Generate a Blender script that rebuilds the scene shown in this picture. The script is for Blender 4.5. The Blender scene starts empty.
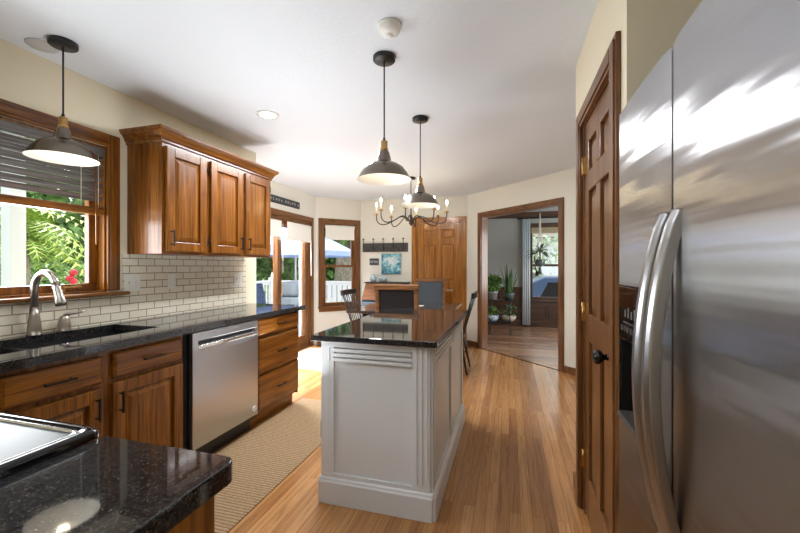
import bpy, math, random
from mathutils import Matrix, Vector, Euler
random.seed(7)
S = bpy.context.scene
COL = S.collection
PI = math.pi
R = math.radians

# ------------------------------------------------------------------ camera, world, sun, exposure
cam_d = bpy.data.cameras.new('camera')
cam_d.lens = 17.0; cam_d.sensor_width = 36.0; cam_d.clip_start = 0.02; cam_d.clip_end = 200
cam = bpy.data.objects.new('camera', cam_d); COL.objects.link(cam)
cam.location = (0, 0, 1.283); cam.rotation_euler = (R(90), 0, R(16.1))
S.camera = cam

world = bpy.data.worlds.new('world'); S.world = world; world.use_nodes = True
wn = world.node_tree; bg = wn.nodes['Background']
bg.inputs['Color'].default_value = (0.90, 0.95, 1.0, 1); bg.inputs['Strength'].default_value = 1.6

sun_d = bpy.data.lights.new('sun', 'SUN'); sun_d.energy = 2.6; sun_d.angle = R(1.0); sun_d.color = (1.0, 0.95, 0.86)
sun = bpy.data.objects.new('sun', sun_d); COL.objects.link(sun)
sun.rotation_euler = Vector((-0.50, 0.34, 0.80)).to_track_quat('Z', 'Y').to_euler()

def area(name, loc, to, sx, sy, watts, color=(1, 1, 1), spread=180):
    d = bpy.data.lights.new(name, 'AREA'); d.shape = 'RECTANGLE'; d.size = sx; d.size_y = sy
    d.energy = watts; d.color = color; d.spread = R(spread)
    o = bpy.data.objects.new(name, d); COL.objects.link(o); o.location = loc
    o.rotation_euler = (Vector(loc) - Vector(to)).to_track_quat('Z', 'Y').to_euler()
    return o
# daylight at the windows, and an added unseen fill lamp in the living room
area('daylight_sink_window', (-2.68, 1.22, 1.38), (0.3, 1.9, 1.65), 1.1, 0.5, 16, (0.92, 0.96, 1.0))
area('sky_glow_deck', (-3.75, 4.6, 2.5), (-1.9, 4.4, 0.3), 1.7, 0.7, 190, (0.90, 0.95, 1.0), 110)
area('living_fill', (3.05, 6.4, 1.4), (0.5, 6.6, 1.2), 2.2, 1.4, 85, (0.96, 0.98, 1.0))
# added fill lamps without fixtures: two shine down, three bounce off the ceiling
area('kitchen_down_fill', (-0.9, 0.3, 2.43), (-0.9, 0.3, 0), 0.06, 1.2, 3.5, (0.97, 0.98, 1.0))
area('aisle_down_fill', (-1.3, 3.4, 2.43), (-1.3, 3.4, 0), 0.12, 1.2, 30, (0.95, 0.97, 1.0))
area('aisle_bounce_fill', (-1.45, 2.1, 0.7), (-1.40, 2.0, 2.45), 0.6, 1.6, 9.5, (0.92, 0.96, 1.0), 150)
area('nook_bounce_fill', (-2.3, 3.75, 0.5), (-1.7, 3.9, 2.45), 0.5, 0.5, 10, (0.92, 0.96, 1.0), 150)
area('rear_bounce_fill', (-0.9, -0.7, 1.4), (-0.9, -0.5, 2.45), 0.8, 0.8, 12, (0.95, 0.98, 1.0), 115)

S.view_settings.view_transform = 'Standard'; S.view_settings.look = 'None'
S.view_settings.gamma = 1.0; S.view_settings.use_curve_mapping = False
S.view_settings.exposure = 0.72

# ------------------------------------------------------------------ materials
def newmat(name):
    m = bpy.data.materials.new(name); m.use_nodes = True
    nt = m.node_tree; b = nt.nodes['Principled BSDF']
    return m, nt, b
def setp(b, color=None, rough=None, metal=None, spec=None, coat=None, emit=None, es=None, trans=None):
    if color: b.inputs['Base Color'].default_value = (*color, 1)
    if rough is not None: b.inputs['Roughness'].default_value = rough
    if metal is not None: b.inputs['Metallic'].default_value = metal
    if spec is not None: b.inputs['Specular IOR Level'].default_value = spec
    if coat is not None: b.inputs['Coat Weight'].default_value = coat; b.inputs['Coat Roughness'].default_value = 0.12
    if emit: b.inputs['Emission Color'].default_value = (*emit, 1); b.inputs['Emission Strength'].default_value = es
    if trans is not None: b.inputs['Transmission Weight'].default_value = trans
def coords(nt, scale=(1, 1, 1), rnd=True, kind='Object', rot=(0, 0, 0)):
    tc = nt.nodes.new('ShaderNodeTexCoord'); mp = nt.nodes.new('ShaderNodeMapping')
    mp.inputs['Scale'].default_value = scale; mp.inputs['Rotation'].default_value = rot
    if rnd:
        oi = nt.nodes.new('ShaderNodeObjectInfo'); ml = nt.nodes.new('ShaderNodeMath'); ml.operation = 'MULTIPLY'
        ml.inputs[1].default_value = 17.0; ad = nt.nodes.new('ShaderNodeVectorMath')
        nt.links.new(oi.outputs['Random'], ml.inputs[0]); nt.links.new(tc.outputs[kind], ad.inputs[0])
        nt.links.new(ml.outputs[0], ad.inputs[1]); nt.links.new(ad.outputs[0], mp.inputs['Vector'])
    else:
        nt.links.new(tc.outputs[kind], mp.inputs['Vector'])
    return mp.outputs['Vector']
def noise(nt, vec, scale=5, detail=4, rough=0.6, dist=0.0):
    n = nt.nodes.new('ShaderNodeTexNoise'); n.inputs['Scale'].default_value = scale
    n.inputs['Detail'].default_value = detail; n.inputs['Roughness'].default_value = rough
    n.inputs['Distortion'].default_value = dist
    nt.links.new(vec, n.inputs['Vector']); return n.outputs['Fac']
def ramp(nt, fac, stops):
    r = nt.nodes.new('ShaderNodeValToRGB'); e = r.color_ramp.elements
    while len(e) < len(stops): e.new(0.5)
    for k, (p, c) in enumerate(stops): e[k].position = p; e[k].color = (*c, 1)
    nt.links.new(fac, r.inputs['Fac']); return r.outputs['Color']
def mix(nt, a, b, fac, mode='MIX'):
    m = nt.nodes.new('ShaderNodeMix'); m.data_type = 'RGBA'; m.blend_type = mode
    for sock, v in ((m.inputs[6], a), (m.inputs[7], b), (m.inputs[0], fac)):
        if isinstance(v, (int, float)): sock.default_value = v
        elif isinstance(v, tuple): sock.default_value = (*v, 1)
        else: nt.links.new(v, sock)
    return m.outputs[2]
def bump(nt, b, h, strength=0.2, dist=0.002):
    n = nt.nodes.new('ShaderNodeBump'); n.inputs['Strength'].default_value = strength; n.inputs['Distance'].default_value = dist
    nt.links.new(h, n.inputs['Height']); nt.links.new(n.outputs['Normal'], b.inputs['Normal'])
def plain(name, color, rough=0.5, metal=0.0, **k):
    m, nt, b = newmat(name); setp(b, color, rough, metal, **k); return m
def speck(name, c1, c2, scale=40, rough=0.5, metal=0.0, bmp=0.0, lo=0.4, hi=0.6, **k):
    m, nt, b = newmat(name); setp(b, c1, rough, metal, **k)
    v = coords(nt); f = noise(nt, v, scale, 5, 0.7)
    nt.links.new(ramp(nt, f, [(lo, c1), (hi, c2)]), b.inputs['Base Color'])
    if bmp: bump(nt, b, f, bmp, 0.003)
    return m
def wood(name, dark, mid, light, axis='Z', rough=0.3, fine=1.0, coat=0.25):
    m, nt, b = newmat(name); setp(b, mid, rough, coat=coat, spec=0.3)
    sc = {'X': (0.9, 16, 16), 'Y': (16, 0.9, 16), 'Z': (16, 16, 0.9)}[axis]
    f1 = noise(nt, coords(nt, sc), 1.1 * fine, 5, 0.62, 1.4)
    sc2 = {'X': (3, 110, 110), 'Y': (110, 3, 110), 'Z': (110, 110, 3)}[axis]
    f2 = noise(nt, coords(nt, sc2), 1.0, 3, 0.6)
    c1 = ramp(nt, f1, [(0.30, dark), (0.47, mid), (0.68, light)])
    c2 = ramp(nt, f2, [(0.38, tuple(x * 0.55 for x in dark)), (0.55, (1, 1, 1))])
    nt.links.new(mix(nt, c1, c2, 0.42, 'MULTIPLY'), b.inputs['Base Color'])
    bump(nt, b, f2, 0.06, 0.001)
    return m
OAK = ((0.085, 0.023, 0.002), (0.205, 0.068, 0.007), (0.310, 0.115, 0.014))
oak_z = wood('oak_vertical', *OAK, axis='Z'); oak_y = wood('oak_along_y', *OAK, axis='Y'); oak_x = wood('oak_along_x', *OAK, axis='X')
TR = ((0.105, 0.038, 0.011), (0.190, 0.076, 0.023), (0.270, 0.115, 0.038))
trim_z = wood('trim_vertical', *TR, axis='Z'); trim_y = wood('trim_along_y', *TR, axis='Y'); trim_x = wood('trim_along_x', *TR, axis='X')
DR = ((0.270, 0.095, 0.014), (0.420, 0.165, 0.028), (0.520, 0.225, 0.046))
door_z = wood('pine_door', *DR, axis='Z', rough=0.28)
DK = ((0.030, 0.014, 0.008), (0.060, 0.028, 0.015), (0.095, 0.045, 0.024))
dark_x = wood('dark_panelling', *DK, axis='X', rough=0.4); dark_z = wood('dark_panelling_vertical', *DK, axis='Z', rough=0.4)
CH = ((0.120, 0.050, 0.018), (0.215, 0.095, 0.036), (0.300, 0.145, 0.060))
chair_wood = wood('chair_wood', *CH, axis='X', rough=0.35)
slat_wood = wood('blind_slat_wood', (0.085, 0.070, 0.066), (0.13, 0.11, 0.10), (0.17, 0.15, 0.14), axis='Y', rough=0.16, coat=0.6)

def planks(name, cols, length=1.1, width=0.075, rotz=0.0, rough=0.22):
    m, nt, b = newmat(name); setp(b, cols[1], rough)
    v = coords(nt, (1, 1, 1), False, rot=(0, 0, rotz))
    br = nt.nodes.new('ShaderNodeTexBrick'); br.offset = 0.37; br.offset_frequency = 2
    for k, x in (('Scale', 1.0), ('Mortar Size', 0.0012), ('Mortar Smooth', 0.3), ('Brick Width', length), ('Row Height', width), ('Bias', 0.0)):
        br.inputs[k].default_value = x
    br.inputs['Color1'].default_value = (0, 0, 0, 1); br.inputs['Color2'].default_value = (1, 1, 1, 1); br.inputs['Mortar'].default_value = (0.5, 0.5, 0.5, 1)
    nt.links.new(v, br.inputs['Vector'])
    base = ramp(nt, br.outputs['Color'], [(0.0, cols[0]), (0.5, cols[1]), (1.0, cols[2])])
    # grain, shifted from plank to plank
    ml = nt.nodes.new('ShaderNodeVectorMath'); ml.operation = 'SCALE'; ml.inputs['Scale'].default_value = 9.0
    nt.links.new(br.outputs['Color'], ml.inputs[0]); ad = nt.nodes.new('ShaderNodeVectorMath')
    nt.links.new(v, ad.inputs[0]); nt.links.new(ml.outputs[0], ad.inputs[1])
    mp = nt.nodes.new('ShaderNodeMapping'); mp.inputs['Scale'].default_value = (1.6, 34, 1); nt.links.new(ad.outputs[0], mp.inputs['Vector'])
    g = noise(nt, mp.outputs['Vector'], 1.5, 5, 0.65, 1.2)
    gc = ramp(nt, g, [(0.32, (0.50, 0.42, 0.36)), (0.50, (0.92, 0.90, 0.88)), (0.7, (1.1, 1.1, 1.1))])
    c = mix(nt, base, gc, 0.8, 'MULTIPLY')
    dk = nt.nodes.new('ShaderNodeMath'); dk.operation = 'MULTIPLY'; dk.inputs[1].default_value = 0.75
    nt.links.new(br.outputs['Fac'], dk.inputs[0])
    nt.links.new(mix(nt, c, (0.10, 0.05, 0.02), dk.outputs[0]), b.inputs['Base Color'])
    bump(nt, b, g, 0.05, 0.001)
    return m
floor_m = planks('oak_strip_floor', ((0.37, 0.168, 0.056), (0.46, 0.222, 0.080), (0.56, 0.290, 0.112)), width=0.058, length=1.5, rotz=R(90))
floor2_m = planks('living_room_floor', ((0.20, 0.105, 0.060), (0.28, 0.155, 0.090), (0.34, 0.20, 0.12)), rotz=0.0, rough=0.25)
deck_m = planks('deck_boards', ((0.42, 0.40, 0.38), (0.50, 0.48, 0.46), (0.57, 0.55, 0.53)), width=0.14, length=3.5, rough=0.7)

def paint(name, color, rough=0.6, bs=90, bst=0.10):
    m, nt, b = newmat(name); setp(b, color, rough)
    bump(nt, b, noise(nt, coords(nt, rnd=False), bs, 4, 0.6), bst, 0.002); return m
wall_m = paint('cream_wall_paint', (0.80, 0.72, 0.54))
nook_m = paint('pale_cream_wall_paint', (0.79, 0.77, 0.69))
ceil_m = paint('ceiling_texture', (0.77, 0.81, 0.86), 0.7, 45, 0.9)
grey_m = paint('grey_wall_paint', (0.30, 0.30, 0.275))
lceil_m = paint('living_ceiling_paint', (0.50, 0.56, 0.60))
white_m = paint('white_cabinet_paint', (0.69, 0.70, 0.71), 0.35, 60, 0.03)
white_gloss = plain('white_plastic', (0.80, 0.79, 0.75), 0.35)
white_ext = plain('exterior_white_paint', (0.85, 0.86, 0.88), 0.5)

def tile_mat():
    m, nt, b = newmat('subway_tile'); setp(b, (0.7, 0.65, 0.52), 0.16)
    tc = nt.nodes.new('ShaderNodeTexCoord'); sp = nt.nodes.new('ShaderNodeSeparateXYZ'); cb = nt.nodes.new('ShaderNodeCombineXYZ')
    nt.links.new(tc.outputs['Object'], sp.inputs[0]); nt.links.new(sp.outputs['Y'], cb.inputs['X']); nt.links.new(sp.outputs['Z'], cb.inputs['Y'])
    br = nt.nodes.new('ShaderNodeTexBrick'); br.offset = 0.5
    for k, x in (('Scale', 1.0), ('Mortar Size', 0.0032), ('Mortar Smooth', 0.2), ('Brick Width', 0.127), ('Row Height', 0.0515), ('Bias', 0.0)):
        br.inputs[k].default_value = x
    br.inputs['Color1'].default_value = (0.78, 0.725, 0.59, 1); br.inputs['Color2'].default_value = (0.84, 0.79, 0.67, 1)
    br.inputs['Mortar'].default_value = (0.34, 0.27, 0.19, 1)
    nt.links.new(cb.outputs[0], br.inputs['Vector']); nt.links.new(br.outputs['Color'], b.inputs['Base Color'])
    inv = nt.nodes.new('ShaderNodeMath'); inv.operation = 'SUBTRACT'; inv.inputs[0].default_value = 1.0
    nt.links.new(br.outputs['Fac'], inv.inputs[1]); bump(nt, b, inv.outputs[0], 0.6, 0.003)
    return m
tile_m = tile_mat()
def granite_mat():
    m, nt, b = newmat('black_granite'); setp(b, (0.012, 0.012, 0.012), 0.07, spec=0.6)
    v = coords(nt, rnd=False)
    f = noise(nt, v, 190, 4, 0.75); f2 = noise(nt, v, 55, 3, 0.7)
    c = ramp(nt, f, [(0.42, (0.010, 0.010, 0.011)), (0.56, (0.024, 0.023, 0.022)), (0.72, (0.10, 0.097, 0.094))])
    c2 = ramp(nt, f2, [(0.55, (0, 0, 0)), (0.72, (0.035, 0.028, 0.022))])
    nt.links.new(mix(nt, c, c2, 1.0, 'ADD'), b.inputs['Base Color'])
    rr = ramp(nt, f, [(0.4, (0.025,) * 3), (0.75, (0.09,) * 3)]); nt.links.new(rr, b.inputs['Roughness'])
    return m
granite_m = granite_mat()
def steel(name, color=(0.60, 0.60, 0.61), rough=0.24, vertical=True, aniso=0.75, wave=0.0):
    m, nt, b = newmat(name); setp(b, color, rough, 1.0)
    b.inputs['Anisotropic'].default_value = aniso
    tg = nt.nodes.new('ShaderNodeTangent'); tg.direction_type = 'RADIAL'; tg.axis = 'Z'
    nt.links.new(tg.outputs[0], b.inputs['Tangent'])
    b.inputs['Anisotropic Rotation'].default_value = 0.0
    if wave:   # rolled sheet is never quite flat: long level ripples
        f = noise(nt, coords(nt, (0.12, 0.12, 8), False), 1.0, 3, 0.55)
        bump(nt, b, f, wave, 0.02)
    return m
fridge_steel = steel('fridge_stainless', (0.46, 0.46, 0.47), 0.25, False, 1.0, 0.25)
dw_steel = steel('dishwasher_stainless', (0.54, 0.565, 0.60), 0.28, False, 0.8)
handle_steel = steel('brushed_handle', (0.40, 0.40, 0.41), 0.32, aniso=0.4)
nickel = plain('brushed_nickel', (0.40, 0.375, 0.345), 0.30, 1.0)
chrome = plain('chrome', (0.75, 0.75, 0.76), 0.12, 1.0)
black_metal = plain('black_metal', (0.018, 0.017, 0.016), 0.38, 0.3)
bronze = plain('bronze_pull', (0.020, 0.016, 0.013), 0.35, 0.6)
shade_m = plain('pendant_bronze', (0.20, 0.17, 0.14), 0.26, 0.95)
shade_in = plain('pendant_inner_white', (0.88, 0.85, 0.78), 0.5)
brass = plain('brass', (0.55, 0.34, 0.12), 0.32, 1.0)
iron = plain('chandelier_iron', (0.050, 0.042, 0.034), 0.40, 0.8)
candle_m = plain('ivory_candle', (0.72, 0.60, 0.40), 0.5)
bulb_m = plain('lit_bulb', (1, 0.9, 0.7), 0.4, emit=(1.0, 0.80, 0.50), es=45.0)
warm_bulb = plain('lit_pendant_bulb', (1, 0.95, 0.85), 0.4, emit=(1.0, 0.88, 0.68), es=10.0)
led_m = plain('lit_recessed_lens', (1, 1, 1), 0.4, emit=(1.0, 0.96, 0.90), es=11.0)
black_gloss = plain('black_glass', (0.006, 0.006, 0.007), 0.05)
cook_glass = plain('cooktop_glass', (0.10, 0.11, 0.11), 0.28, spec=0.1)
cook_ring = plain('burner_ring_print', (0.45, 0.47, 0.47), 0.3)
black_plastic = plain('black_plastic', (0.010, 0.010, 0.010), 0.4)
dark_gap = plain('dark_void', (0.006, 0.005, 0.005), 0.8)
sink_m = speck('black_composite', (0.010, 0.010, 0.011), (0.030, 0.030, 0.032), 160, 0.35)
chair_black = plain('black_painted_wood', (0.014, 0.013, 0.013), 0.28)
leather_black = speck('black_leather', (0.012, 0.011, 0.012), (0.020, 0.019, 0.020), 120, 0.65, bmp=0.1, spec=0.2)
leather_blue = speck('slate_leather', (0.040, 0.055, 0.072), (0.058, 0.074, 0.092), 120, 0.40, bmp=0.1)
table_m = wood('dark_table_wood', (0.018, 0.013, 0.012), (0.032, 0.023, 0.020), (0.05, 0.036, 0.03), axis='X', rough=0.10, coat=0.6)
desk_m = wood('secretary_flap_wood', (0.15, 0.058, 0.026), (0.24, 0.10, 0.048), (0.31, 0.14, 0.07), axis='X', rough=0.3)
desk_blue = plain('slate_blue_paint', (0.13, 0.17, 0.22), 0.25)
shade_fabric = plain('white_roller_fabric', (0.82, 0.80, 0.74), 0.8)
curtain_m = speck('pale_blue_curtain', (0.62, 0.68, 0.70), (0.70, 0.75, 0.76), 30, 0.8)
roman_m = speck('tan_roman_shade', (0.30, 0.24, 0.15), (0.38, 0.31, 0.20), 60, 0.85)
glass_m, _nt, _b = newmat('window_glass')
_nt.nodes.remove(_b)
_t = _nt.nodes.new('ShaderNodeBsdfTransparent'); _g = _nt.nodes.new('ShaderNodeBsdfGlossy'); _g.inputs['Roughness'].default_value = 0.02
_mx = _nt.nodes.new('ShaderNodeMixShader'); _lw = _nt.nodes.new('ShaderNodeLayerWeight'); _lw.inputs['Blend'].default_value = 0.5; _fr = _nt.nodes.new('ShaderNodeMath'); _fr.operation = 'POWER'; _fr.inputs[1].default_value = 4.5; _nt.links.new(_lw.outputs['Facing'], _fr.inputs[0])
_nt.links.new(_fr.outputs[0], _mx.inputs[0]); _nt.links.new(_t.outputs[0], _mx.inputs[1]); _nt.links.new(_g.outputs[0], _mx.inputs[2])
_nt.links.new(_mx.outputs[0], _nt.nodes['Material Output'].inputs['Surface'])
def leaf_mat(name, c1, c2, rough=0.5):
    m, nt, b = newmat(name); setp(b, c1, rough)
    f = noise(nt, coords(nt), 9, 3, 0.6)
    nt.links.new(ramp(nt, f, [(0.35, c1), (0.65, c2)]), b.inputs['Base Color']); return m
leaf_light = leaf_mat('bright_foliage', (0.24, 0.38, 0.05), (0.42, 0.52, 0.12))
leaf_mid = leaf_mat('green_foliage', (0.09, 0.19, 0.045), (0.20, 0.32, 0.09))
leaf_pale = leaf_mat('pale_foliage', (0.30, 0.40, 0.24), (0.46, 0.54, 0.38))
leaf_dark = leaf_mat('houseplant_leaf', (0.020, 0.060, 0.018), (0.06, 0.13, 0.035))
leaf_pot = leaf_mat('trailing_leaf', (0.07, 0.16, 0.03), (0.16, 0.28, 0.06))
flower_red = plain('red_petals', (0.55, 0.02, 0.05), 0.5)
bark_m = speck('bark', (0.16, 0.13, 0.10), (0.30, 0.26, 0.21), 14, 0.9, bmp=0.5)
lawn_m = leaf_mat('lawn', (0.16, 0.24, 0.07), (0.26, 0.34, 0.12), 0.9)
pot_grey = plain('pale_grey_pot', (0.33, 0.33, 0.35), 0.5)
pot_dark = plain('dark_green_pot', (0.06, 0.08, 0.075), 0.4)
pot_tan = plain('tan_bowl_pot', (0.40, 0.35, 0.28), 0.6)
pot_blue = speck('blue_white_glaze', (0.05, 0.16, 0.38), (0.65, 0.72, 0.78), 9, 0.25, lo=0.46, hi=0.54)
ceramic = speck('pale_blue_ceramic', (0.60, 0.68, 0.70), (0.30, 0.46, 0.55), 22, 0.25)
rope_m = speck('macrame_cord', (0.55, 0.52, 0.42), (0.68, 0.64, 0.54), 90, 0.9)
plank_sign = speck('charcoal_sign_board', (0.018, 0.020, 0.024), (0.045, 0.050, 0.056), 30, 0.6)
rail_board = speck('weathered_charcoal_board', (0.022, 0.021, 0.020), (0.085, 0.080, 0.072), 45, 0.6, bmp=0.3)
sign_white = plain('sign_lettering', (0.60, 0.62, 0.62), 0.6)
umb_m = plain('blue_umbrella_canvas', (0.40, 0.52, 0.86), 0.8)
cover_m = plain('grey_furniture_cover', (0.15, 0.18, 0.21), 0.8)
navy_m = speck('navy_cushion', (0.02, 0.04, 0.11), (0.10, 0.15, 0.27), 30, 0.8)
van_m = plain('van_paint', (0.045, 0.075, 0.14), 0.25, 0.2)
tyre_m = plain('tyre_rubber', (0.015, 0.015, 0.015), 0.8)
asphalt_m = speck('driveway_asphalt', (0.25, 0.25, 0.25), (0.33, 0.33, 0.32), 60, 0.9)
siding_m = plain('house_siding', (0.66, 0.68, 0.70), 0.7)
bluesiding_m = plain('blue_grey_siding', (0.22, 0.28, 0.35), 0.7)
roof_m = speck('roof_shingles', (0.16, 0.14, 0.13), (0.26, 0.23, 0.21), 25, 0.9)
mat_grey = speck('pale_grey_mat_weave', (0.50, 0.50, 0.49), (0.66, 0.66, 0.64), 55, 0.9, bmp=0.3)
def jute_mat():
    m, nt, b = newmat('jute_weave'); setp(b, (0.5, 0.35, 0.2), 0.95)
    w = nt.nodes.new('ShaderNodeTexWave'); w.bands_direction = 'Y'; w.inputs['Scale'].default_value = 15.0
    w.inputs['Distortion'].default_value = 1.2; w.inputs['Detail'].default_value = 3; w.inputs['Detail Scale'].default_value = 3.0
    nt.links.new(coords(nt, rnd=False), w.inputs['Vector'])
    n2 = noise(nt, coords(nt, (90, 40, 1), False), 1.0, 3, 0.7)
    c = ramp(nt, w.outputs['Fac'], [(0.0, (0.24, 0.15, 0.078)), (0.45, (0.36, 0.24, 0.13)), (1.0, (0.43, 0.30, 0.17))])
    c2 = ramp(nt, n2, [(0.3, (0.6, 0.55, 0.5)), (0.6, (1.05, 1.05, 1.05))])
    nt.links.new(mix(nt, c, c2, 0.7, 'MULTIPLY'), b.inputs['Base Color'])
    bump(nt, b, w.outputs['Fac'], 0.8, 0.004); return m
jute_m = jute_mat()
def art_mat():
    m, nt, b = newmat('abstract_teal_painting'); setp(b, (0.2, 0.4, 0.5), 0.5)
    v = coords(nt, (1, 1, 1), False); nf = noise(nt, v, 8, 6, 0.72, 1.2)
    ds_ = nt.nodes.new('ShaderNodeVectorMath'); ds_.operation = 'DISTANCE'; ds_.inputs[1].default_value = (0.005, -0.028, 0.20); nt.links.new(v, ds_.inputs[0])
    ma = nt.nodes.new('ShaderNodeMath'); ma.operation = 'MULTIPLY_ADD'; ma.inputs[1].default_value = -1.15; ma.inputs[2].default_value = 0.16; nt.links.new(ds_.outputs['Value'], ma.inputs[0])
    sm2 = nt.nodes.new('ShaderNodeMath'); sm2.operation = 'ADD'; nt.links.new(nf, sm2.inputs[0]); nt.links.new(ma.outputs[0], sm2.inputs[1]); f = sm2.outputs[0]
    f2 = noise(nt, coords(nt, (1, 1, 1), False), 30, 3, 0.6)
    c = ramp(nt, f, [(0.30, (0.01, 0.05, 0.12)), (0.42, (0.03, 0.22, 0.33)), (0.50, (0.22, 0.52, 0.60)), (0.58, (0.70, 0.79, 0.78)), (0.75, (0.80, 0.84, 0.82))])
    nt.links.new(mix(nt, c, ramp(nt, f2, [(0.4, (0.5, 0.6, 0.65)), (0.6, (1, 1, 1))]), 0.5, 'MULTIPLY'), b.inputs['Base Color']); return m
art_m = art_mat()

# ------------------------------------------------------------------ mesh helpers
WL = {}
class MB:
    """collects shapes; build() links them as ONE mesh object"""
    def __init__(s, M=None): s.v = []; s.f = []; s.sm = []; s.M = M or Matrix.Identity(4)
    def add(s, vs, fs, smooth=False):
        o = len(s.v); s.v += [s.M @ Vector(p) for p in vs]
        for f in fs: s.f.append([i + o for i in f]); s.sm.append(smooth)
        return s
    def box(s, x0, x1, y0, y1, z0, z1, T=None):
        vs = [(x, y, z) for z in (z0, z1) for y in (y0, y1) for x in (x0, x1)]
        if T: vs = [T @ Vector(p) for p in vs]
        return s.add(vs, [(0, 2, 3, 1), (4, 5, 7, 6), (0, 1, 5, 4), (2, 6, 7, 3), (0, 4, 6, 2), (1, 3, 7, 5)])
    def bar(s, a, b, w, h, up=(0, 0, 1)):
        a = Vector(a); b = Vector(b); d = (b - a); L = d.length; z = d.normalized()
        u = Vector(up); x = u.cross(z)
        if x.length < 1e-4: x = Vector((1, 0, 0)).cross(z)
        x.normalize(); y = z.cross(x)
        T = Matrix(((x.x, y.x, z.x, a.x), (x.y, y.y, z.y, a.y), (x.z, y.z, z.z, a.z), (0, 0, 0, 1)))
        return s.box(-w / 2, w / 2, -h / 2, h / 2, 0, L, T)
    def prism(s, pts, z0, z1, T=None):
        n = len(pts); vs = [(x, y, z0) for x, y in pts] + [(x, y, z1) for x, y in pts]
        if T: vs = [T @ Vector(p) for p in vs]
        fs = [list(range(n))[::-1], list(range(n, 2 * n))] + [(i, (i + 1) % n, n + (i + 1) % n, n + i) for i in range(n)]
        return s.add(vs, fs)
    def tube(s, pts, r, n=8, cap=True):
        pts = [Vector(p) for p in pts]; rs = r if isinstance(r, (list, tuple)) else [r] * len(pts)
        vs = []; fs = []; ref = None
        for i, p in enumerate(pts):
            t = (pts[min(i + 1, len(pts) - 1)] - pts[max(i - 1, 0)]).normalized()
            if ref is None: ref = Vector((0, 0, 1)) if abs(t.z) < 0.9 else Vector((1, 0, 0))
            x = (ref - t * ref.dot(t)).normalized(); ref = x; y = t.cross(x)
            vs += [p + (x * math.cos(2 * PI * k / n) + y * math.sin(2 * PI * k / n)) * rs[i] for k in range(n)]
        for i in range(len(pts) - 1):
            for k in range(n): fs.append((i * n + k, i * n + (k + 1) % n, (i + 1) * n + (k + 1) % n, (i + 1) * n + k))
        s.add(vs, fs, True)
        if cap:
            o = len(s.v) - len(vs); s.f.append([o + k for k in range(n)][::-1]); s.sm.append(False)
            o2 = o + (len(pts) - 1) * n; s.f.append([o2 + k for k in range(n)]); s.sm.append(False)
        return s
    def lathe(s, prof, c=(0, 0, 0), n=24, T=None, smooth=True, cap=True):
        vs = []; fs = []
        for r, z in prof:
            for k in range(n): vs.append((c[0] + r * math.cos(2 * PI * k / n), c[1] + r * math.sin(2 * PI * k / n), c[2] + z))
        if T: vs = [T @ Vector(p) for p in vs]
        for i in range(len(prof) - 1):
            for k in range(n): fs.append((i * n + k, i * n + (k + 1) % n, (i + 1) * n + (k + 1) % n, (i + 1) * n + k))
        s.add(vs, fs, smooth)
        if cap:
            o = len(s.v) - len(vs)
            if prof[0][0] > 1e-4: s.f.append([o + k for k in range(n)][::-1]); s.sm.append(False)
            if prof[-1][0] > 1e-4: s.f.append([o + (len(prof) - 1) * n + k for k in range(n)]); s.sm.append(False)
        return s
    def cyl(s, c, r, z0, z1, n=24, T=None): return s.lathe([(r, z0), (r, z1)], c, n, T)
    def sphere(s, c, r, n=14, m=8, sz=1.0):
        return s.lathe([(max(1e-5, r * math.sin(PI * i / m)), -r * sz * math.cos(PI * i / m)) for i in range(m + 1)], c, n, cap=False)
    def leaves(s, c, rad, n, size, shell=0.55, droop=0.3):
        c = Vector(c)
        for _ in range(n):
            d = Vector((random.gauss(0, 1), random.gauss(0, 1), random.gauss(0, 1))).normalized()
            q = shell + (1 - shell) * random.random()
            p = c + Vector((d.x * rad[0], d.y * rad[1], d.z * rad[2])) * q
            a = (d + Vector((random.uniform(-1, 1), random.uniform(-1, 1), random.uniform(-1, 1) - droop))).normalized()
            b = a.cross(Vector((random.uniform(-1, 1), random.uniform(-1, 1), random.uniform(-1, 1)))).normalized()
            L = size * random.uniform(0.6, 1.3); w = L * 0.32
            nn = a.cross(b) * (0.12 * L)
            s.add([p, p + a * L * 0.5 + b * w + nn, p + a * L, p + a * L * 0.5 - b * w + nn], [(0, 1, 2), (0, 2, 3)])
        return s
    def build(s, name, mat, parent=None, bevel=0.0, label=None, cat=None, group=None, kind=None, seg=2, loc=None):
        if parent is not None: L = WL[parent.name]
        elif loc is not None: L = Vector(loc)
        elif kind == 'structure': L = Vector((0, 0, 0))
        else:
            xs = [p.x for p in s.v]; ys = [p.y for p in s.v]
            L = Vector(((min(xs) + max(xs)) / 2, (min(ys) + max(ys)) / 2, min(p.z for p in s.v)))
        me = bpy.data.meshes.new(name); me.from_pydata([tuple(p - L) for p in s.v], [], s.f)
        me.polygons.foreach_set('use_smooth', s.sm); me.materials.append(mat); me.update()
        o = bpy.data.objects.new(name, me); COL.objects.link(o)
        if parent is not None: o.parent = parent
        else: o.location = L
        WL[o.name] = L
        if bevel:
            b = o.modifiers.new('bevel', 'BEVEL'); b.width = bevel; b.segments = seg; b.limit_method = 'ANGLE'; b.angle_limit = R(40)
        tag(o, label, cat, group, kind); return o
def tag(o, label=None, cat=None, group=None, kind=None):
    for k, x in (('label', label), ('category', cat), ('group', group), ('kind', kind)):
        if x: o[k] = x
    return o
def thing(name, loc, label, cat, group=None):
    o = bpy.data.objects.new(name, None); COL.objects.link(o); o.location = loc; o.empty_display_size = 0.05
    WL[o.name] = Vector(loc); return tag(o, label, cat, group)
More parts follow.
